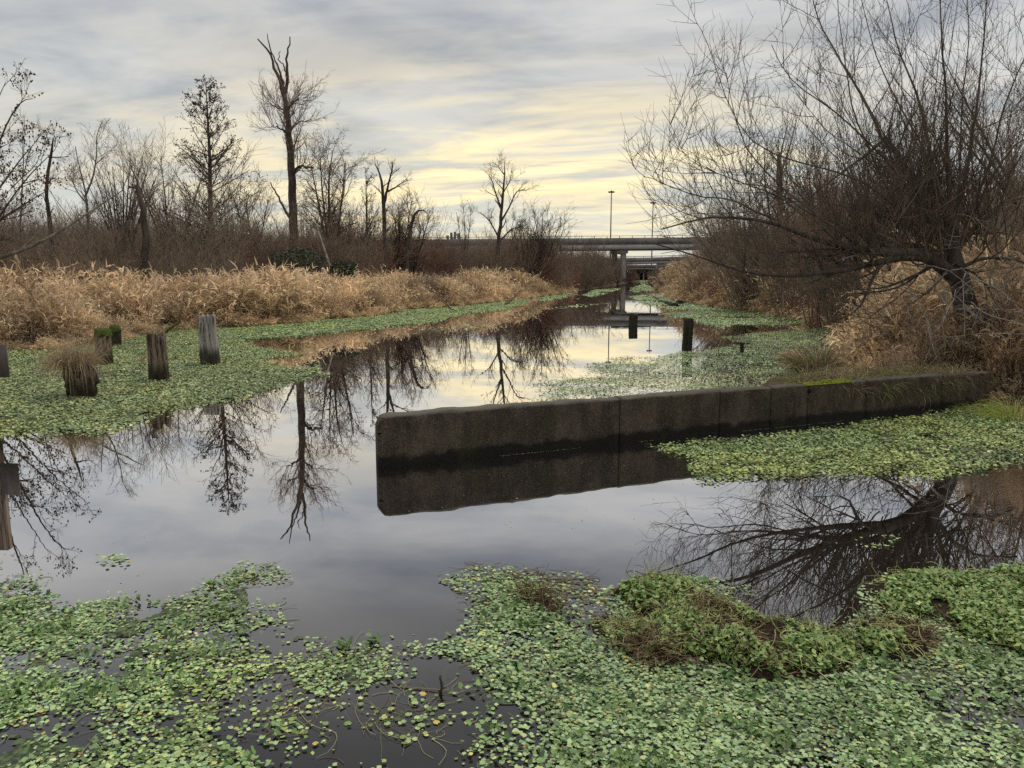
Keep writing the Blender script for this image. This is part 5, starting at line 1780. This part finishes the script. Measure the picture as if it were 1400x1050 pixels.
POLY_B = [(548, 884), (600, 872), (640, 850), (648, 815), (610, 792), (660, 770), (700, 772), (735, 792), (790, 812), (850, 802), (905, 790), (980, 792), (1042, 808), (1010, 842), (1080, 860), (1165, 850), (1178, 800), (1235, 782), (1320, 790), (1400, 766), (1520, 750), (1650, 900), (1650, 1400), (560, 1400), (600, 1060), (625, 1010), (560, 1000), (612, 960), (628, 925), (560, 905)]
HOLE_B = [([(735, 805), (800, 812), (860, 850), (900, 905), (850, 885), (790, 860)], .75), ([(540, 900), (620, 905), (668, 925), (660, 1000), (610, 1050), (540, 1100), (500, 960)], .88), ([(700, 900), (745, 905), (735, 925), (700, 918)], .7),
          ([(1000, 830), (1100, 845), (1170, 800), (1190, 835), (1120, 870), (1010, 850)], .85), ([(1290, 935), (1350, 940), (1350, 985), (1300, 970)], .55), ([(820, 1000), (880, 1020), (870, 1040), (820, 1030)], .5)]
_, XB, YB = weed_mat('floating_weed', 'broad green weed mat of round leaves filling the lower right of the pond', POLY_B, 4300, .008, .0195, .022, .13, 710, nl=8, holes=HOLE_B, thr=.29, soft=.26, nscale=2.0, jit=.24, yellow=.03, dark=.16)
stem_net('weed_stems', 'pale curling weed stems tangled through the lower left mat', XA, YA, 1500, 701, r=(.0016, .0026))
stem_net('weed_stems', 'pale curling weed stems tangled through the lower right mat', XB, YB, 2300, 711, r=(.0016, .0026))
def rosettes(name, label, X, Y_, nclus, seed):
    rng = np.random.default_rng(seed)
    k = rng.integers(0, len(X), nclus)
    m_ = rng.integers(5, 22, nclus)
    ci = np.repeat(np.arange(nclus), m_)
    sz = rng.uniform(.02, .085, nclus)[ci]
    n = len(ci)
    C = np.c_[X[k][ci] + rng.normal(0, 1, n) * sz * 1.3, Y_[k][ci] + rng.normal(0, 1, n) * sz, rng.uniform(.012, .05, n)]
    tone = rng.uniform(.5, 1.1, nclus)[ci][:, None]
    col = np.array([(0.085, 0.16, 0.045), (0.12, 0.20, 0.06), (0.16, 0.24, 0.08), (0.06, 0.11, 0.035)])[rng.integers(0, 4, n)] * tone
    V, F, CC = leaves(C, rng.uniform(.009, .02, n), np.full(n, .55), col, rng, 10)
    link(name, mesh(name, V, F, M['leaf'], False, CC), kind='stuff', label=label)


rosettes('weed_rosettes', 'dark upright leaf rosettes dotted over the lower left mat', XA, YA, 170, 705)
rosettes('weed_rosettes', 'dark upright leaf rosettes dotted over the lower right mat', XB, YB, 280, 715)
# sparse stragglers in the dark water between the mats
POLY_S = [(500, 870), (560, 880), (640, 905), (650, 1010), (600, 1080), (500, 1100), (470, 1000), (360, 1030), (340, 960), (480, 960)]
_, XS, YS = weed_mat('weed_stragglers', 'scattered round leaves on trailing stems in the dark gap between mats', POLY_S, 300, .013, .023, .01, .06, 720, thr=.47, soft=.12, nscale=2.2, jit=.3)
stem_net('weed_stems', 'trailing drowned stems in the dark gap between the mats', XS, YS, 110, 721, L=(.12, .40), r=(.0010, .0020))
_, XE, YE = weed_mat('floating_weed', 'loose fringe of leaves at the tip of the middle mat', [(610, 785), (640, 772), (680, 764), (740, 785), (770, 775), (800, 785), (860, 795), (850, 830), (760, 840), (650, 850)], 700, .013, .022, .012, .08, 730, thr=.44, soft=.1, nscale=3, jit=.3, pal=LPAL * .95, yellow=.12)
stem_net('weed_stems', 'brown stems at the tip of the middle mat', XE, YE, 500, 731, pal=np.array([(0.16, 0.11, 0.07), (0.26, 0.2, 0.13), (0.36, 0.36, 0.2)]))
weed_mat('weed_raft', 'tiny green leaf raft floating alone left of centre', [(128, 766), (150, 760), (178, 764), (175, 775), (150, 778), (134, 772)], 2600, .012, .02, .03, .12, 740, thr=.3, jit=.08, nscale=3, yellow=.1)
weed_mat('weed_raft', 'leaf raft floating over the reflection of the willow trunk', [(1165, 745), (1190, 730), (1225, 728), (1235, 738), (1205, 750)], 1200, .012, .02, .012, .08, 741, thr=.42, jit=.15, nscale=3)
POLY_D = [(898, 612), (940, 604), (1000, 600), (1100, 589), (1190, 577), (1300, 562), (1345, 560), (1420, 575), (1560, 600), (1560, 625), (1420, 632), (1350, 640), (1290, 656), (1250, 660), (1130, 650), (1060, 658), (970, 663), (935, 645), (925, 625)]
_, XD, YD = weed_mat('floating_weed', 'bright green weed bed lying along the front foot of the wall', POLY_D, 1900, .014, .028, .06, .24, 750, nl=6, pal=YPAL, thr=.24, soft=.2, nscale=1.4, jit=.26, yellow=.035, dark=.25, bright=.92)
stem_net('weed_stems', 'pale stems over the weed bed in front of the wall', XD, YD, 900, 751, z=.04, pal=np.array([(0.40, 0.42, 0.16), (0.3, 0.3, 0.12)]))

POLY_F = [(-250, 620), (-60, 600), (60, 598), (150, 594), (215, 578), (250, 560), (330, 547), (385, 530), (452, 512), (430, 500), (395, 503), (370, 492), (420, 484), (350, 474), (335, 464), (310, 440), (200, 440), (60, 470), (-250, 480)]
POLY_F2 = [(300, 475), (335, 465), (420, 460), (520, 450), (600, 440), (632, 430), (690, 425), (722, 414), (724, 405), (560, 418), (450, 430), (320, 440)]
PGW = [(724, 548), (714, 532), (745, 520), (800, 512), (795, 500), (835, 494), (832, 488), (900, 487), (945, 478), (1020, 470), (980, 462), (1060, 452), (1110, 450), (1170, 440), (1200, 520), (1150, 560), (1100, 560), (1000, 565), (900, 570), (800, 575), (725, 575)]


def base_sheet(name, label, poly, step, seed, jit=.35, amp=.012, thr=-1, ins=0.35, holes=(), nscale=2.5, mname='matbase'):
    Pw = [tuple(G(a, b)[:2]) for a, b in poly]
    A_ = np.array(Pw)
    xs_ = np.arange(A_[:, 0].min(), A_[:, 0].max() + step, step)
    ys_ = np.arange(A_[:, 1].min(), A_[:, 1].max() + step, step)
    GX_, GY_ = np.meshgrid(xs_, ys_)
    gx1, gy1 = GX_.ravel(), GY_.ravel()
    dx = (fbm(gx1 * 1.7, gy1 * 1.7, seed + 50, 4) - .5) * jit * 2
    dy = (fbm(gx1 * 1.7 + 40, gy1 * 1.7, seed + 60, 4) - .5) * jit * 2
    s = sdf(gx1 + dx, gy1 + dy, Pw)
    ok = (s > ins) & (fbm(gx1 * nscale, gy1 * nscale, seed + 5, 3) > thr) & (landsd(gx1, gy1) < .4)
    tw = (gx1 - wall_a[0]) * wd[0] + (gy1 - wall_a[1]) * wd[1]
    ow = (gx1 - wall_a[0]) * wn[0] + (gy1 - wall_a[1]) * wn[1]
    ok &= ~((tw > -0.15) & (tw < wl) & (ow > -0.12) & (ow < WT + 0.12))
    for hp, pr in holes:
        ok &= ~inpoly(gx1 + dx * .8, gy1 + dy * .8, [tuple(G(a, b)[:2]) for a, b in hp])
    ok = ok.reshape(GX_.shape)
    fc = ok[:-1, :-1] & ok[1:, :-1] & ok[:-1, 1:] & ok[1:, 1:]
    idx = np.arange(GX_.size).reshape(GX_.shape)
    F = np.stack([idx[:-1, :-1], idx[:-1, 1:], idx[1:, 1:], idx[1:, :-1]], -1)[fc]
    z_ = 0.004 + amp * fbm(gx1 * 6, gy1 * 6, seed + 2, 3)
    used = np.unique(F)
    rm = np.full(GX_.size, -1)
    rm[used] = np.arange(len(used))
    link(name, mesh(name, np.c_[gx1, gy1, z_][used], rm[F], M[mname], True), kind='stuff', label=label)


base_sheet('submerged_weed', 'drowned dark weed under the lower right mat', POLY_B, .03, 711, jit=.24, amp=.003, thr=.50, ins=.2, holes=HOLE_B, nscale=4)
base_sheet('submerged_weed', 'drowned dark weed under the lower left mat', POLY_A, .03, 701, jit=.3, amp=.003, thr=.56, ins=.2, holes=HOLE_A, nscale=4)
base_sheet('submerged_weed', 'dense green weed carpet round the left pilings', POLY_F, .12, 760)
base_sheet('submerged_weed', 'green weed strip along the foot of the left reeds', POLY_F2, .2, 770)
base_sheet('submerged_weed', 'dense green weed in front of the wall', POLY_D, .08, 750, jit=.22, thr=.33)
_, XF, YF = weed_mat('floating_weed', 'dense green weed carpet spread around the left pilings', POLY_F, 1000, .015, .033, .05, .22, 760, nl=4, pal=YPAL * np.array([.95, .90, 1.05]), scal=False, thr=.25, soft=.2, nscale=.6, jit=.35, yellow=.05, dark=.12)
stem_net('weed_stems', 'brown and pale stems lying over the weed carpet round the left pilings', XF, YF, 1600, 761, L=(.15, .6), z=.05, r=(.004, .008))
weed_mat('floating_weed', 'green weed strip along the foot of the left reeds', POLY_F2, 330, .032, .06, .04, .10, 770, nl=4, pal=YPAL * 1.0, scal=False, thr=.25, soft=.2, nscale=.4, jit=.35, yellow=.02, bright=1.05)
_, XG, YG = weed_mat('floating_weed', 'pale patchy weed between the wall and the dark pilings', PGW, 900, .012, .027, .03, .14, 780, nl=4, scal=False, thr=.34, soft=.42, nscale=1.3, jit=.5, yellow=.02, dark=.3, bright=.95)
rng = np.random.default_rng(888)
n = 5200
X, Y_ = rng.uniform(-14, 12, n), rng.uniform(3.2, 24, n)
k = (fbm(X * .5, Y_ * .9, 91, 3) > .50) & (landsd(X, Y_) < -.2)
X, Y_ = X[k], Y_[k]
n = len(X)
V, F, C = leaves(np.c_[X, Y_, np.full(n, .004)], rng.uniform(.003, .009, n), np.full(n, .03), np.array([(0.25, 0.2, 0.13), (0.14, 0.1, 0.06), (0.2, 0.26, 0.12), (0.4, 0.36, 0.26)])[rng.integers(0, 4, n)], rng, 5, False)
link('floating_debris', mesh('floating_debris', V, F, M['leaf'], False, C), kind='stuff', label='fine seeds and plant crumbs drifting on the open water')
n = 1500
tt = rng.uniform(-.02, wl * .75, n)
oo = -np.abs(rng.normal(.004, .022, n)) - .008
kq = fbm(tt * 2.2, tt * 0, 66, 3) > .52
tt, oo = tt[kq], oo[kq]
n = len(tt)
V, F, C = leaves(np.c_[wall_a[0] + wd[0] * tt + wn[0] * oo, wall_a[1] + wd[1] * tt + wn[1] * oo, np.full(n, .005)], rng.uniform(.002, .007, n), np.full(n, .1), np.array([(0.34, 0.30, 0.2), (0.2, 0.16, 0.1), (0.25, 0.3, 0.14)])[rng.integers(0, 3, n)], rng, 5, False)
link('floating_debris', mesh('floating_debris', V, F, M['leaf'], False, C), kind='stuff', label='thin pale scum line where the water meets the wall')
# far strips
strips = [([(985, 452), (1000, 444), (1060, 446), (1150, 440), (1130, 432), (1070, 428), (1000, 422), (960, 424), (900, 430), (940, 436)], 260, .03, .055),
          ([(862, 405), (905, 401), (930, 408), (1000, 418), (985, 424), (925, 424), (880, 418)], 170, .04, .07),
          ([(728, 409), (760, 402), (790, 400), (770, 408), (740, 412)], 150, .045, .08), ([(795, 404), (812, 396), (850, 394), (835, 400), (810, 406)], 90, .06, .10),
          ([(862, 394), (880, 388), (890, 392), (896, 398), (862, 400)], 70, .07, .12), ([(868, 386), (884, 382.5), (887, 384), (884, 388)], 16, .2, .3),
          ([(556, 560 - 110), (640, 446), (700, 444), (640, 451)], 30, .05, .08), ([(720, 424), (800, 415), (840, 414), (780, 422)], 12, .06, .1)]
for k, (pl, dn, a_, b_) in enumerate(strips):
    weed_mat('floating_weed', ('green weed bed beneath the right-bank brush', 'weed strip beside the half-sunk log', 'weed strip at the tip of the left bank', 'small far weed strip below the overpass', 'far weed strip before the pier', 'farthest weed under the low bridge', 'thin weed flecks on the middle river', 'thin weed flecks below the bank tip')[k],
             pl, dn, a_, b_, .04, .12, 790 + k, nl=4, scal=False, thr=.34, soft=.2, nscale=.35, jit=.5, yellow=.02, bright=1.05)

# ------------------------------------------------------------------ raised clumps in the front mat
def clump(name, label, polypx, hmax, seed, nleaf, nstem, nroot, zoff=0):
    rng = np.random.default_rng(seed)
    Pw = [tuple(G(a, b)[:2]) for a, b in polypx]
    A_ = np.array(Pw)
    st = 0.03
    xs_ = np.arange(A_[:, 0].min() - .1, A_[:, 0].max() + .1, st)
    ys_ = np.arange(A_[:, 1].min() - .1, A_[:, 1].max() + .1, st)
    GX_, GY_ = np.meshgrid(xs_, ys_)
    gx1, gy1 = GX_.ravel(), GY_.ravel()

    def hh(x_, y_):
        s = sdf(x_ + (fbm(x_ * 4, y_ * 4, seed, 3) - .5) * .2, y_ + (fbm(x_ * 4 + 9, y_ * 4, seed + 1, 3) - .5) * .2, Pw)
        return np.where(s > -.05, -0.01 + hmax * np.clip((s + .05) / .22, 0, 1) ** .6 * (0.35 + 1.1 * fbm(x_ * 3.2, y_ * 3.2, seed + 4, 3)), -.05)
    z_ = hh(gx1, gy1)
    c = A_.mean(0)
    r = thing(name, label, 'plant clump', (c[0], c[1], 0), 'raised weed clumps')
    idx = np.arange(GX_.size).reshape(GX_.shape)
    link('root_mass', mesh('root_mass', np.c_[gx1, gy1, z_], np.stack([idx[:-1, :-1], idx[:-1, 1:], idx[1:, 1:], idx[1:, :-1]], -1).reshape(-1, 4), M['mud'], True), r)

    def pts(n, bias, th_=.42):
        X = rng.uniform(A_[:, 0].min(), A_[:, 0].max(), n * 4)
        Y_ = rng.uniform(A_[:, 1].min(), A_[:, 1].max(), n * 4)
        s = sdf(X, Y_, Pw)
        k = (s > -.02) & (fbm(X * 3.5, Y_ * 3.5, seed + bias, 3) > th_)
        return X[k][:n], Y_[k][:n]
    X, Y_ = pts(nleaf, 7) if nleaf < 10000 else pts(nleaf, 7, .30)
    n = len(X)
    col = (LPAL * np.array([.72, .74, .50]))[rng.integers(0, len(LPAL), n)] * rng.uniform(.7, 1.25, (n, 1))
    V, F, C = leaves(np.c_[X, Y_, hh(X, Y_) + rng.uniform(.005, .05, n)], rng.uniform(.010, .021, n), np.full(n, .45), col, rng, 8)
    o = link('leaves', mesh('leaves', V, F, M['leaf'], False, C), r)
    o['kind'] = 'stuff'
    for nm, nn, pal, bz, Lr in (('stems', nstem, np.array([(0.42, 0.44, 0.17), (0.50, 0.50, 0.24), (0.30, 0.34, 0.10)]), 11, (.08, .24)), ('roots', nroot, np.array([(0.10, 0.06, 0.035), (0.20, 0.125, 0.07), (0.07, 0.045, 0.03), (.28, .19, .11)]), 17, (.1, .3))):
        X, Y_ = pts(nn, bz)
        n = len(X)
        P = walk(np.c_[X, Y_, hh(X, Y_) + .02], np.c_[rng.normal(0, 1, n), rng.normal(0, 1, n), rng.normal(.3, .5, n)], rng.uniform(*Lr, n), 6, .25, -.14, rng, curl=.5)
        P[:, :, 2] = np.maximum(P[:, :, 2], hh(P[:, :, 0].ravel(), P[:, :, 1].ravel()).reshape(n, 7) + .004)
        V, F = tubes(P, taper(rng.uniform(.0022, .0042, n), 6, .6), 3)
        o = link(nm, mesh(nm, V, F, M['stem'], True, np.repeat(pal[rng.integers(0, len(pal), n)], 21, axis=0)), r)
        o['kind'] = 'stuff'
    return r


clump('weed_clump', 'long raised clump of green leaves, yellow stems and brown roots in the front mat', [(848, 812), (880, 795), (930, 800), (985, 830), (1040, 858), (1110, 868), (1168, 880), (1165, 905), (1120, 925), (1045, 930), (1000, 908), (940, 900), (900, 900), (868, 880), (880, 850)], .11, 800, 5200, 800, 600)
clump('weed_clump', 'smaller brown-rooted raised clump just right of the long one', [(1178, 862), (1200, 848), (1240, 852), (1268, 872), (1262, 892), (1220, 902), (1185, 896)], .10, 801, 800, 160, 360)
clump('weed_clump', 'dark green leafy raised bank of weed at the right edge of the front mat', [(1180, 800), (1235, 788), (1330, 792), (1420, 775), (1520, 760), (1520, 880), (1420, 905), (1350, 880), (1280, 850), (1215, 836)], .07, 802, 13000, 420, 120)
clump('weed_clump', 'small brown drowned clump at the tip of the middle front mat', [(712, 806), (740, 808), (770, 830), (760, 840), (725, 825)], .05, 803, 90, 120, 260)
clump('weed_clump', 'half-drowned brown roots left of the long raised clump', [(815, 850), (850, 845), (905, 880), (930, 905), (890, 908), (840, 880)], .05, 804, 120, 160, 500)
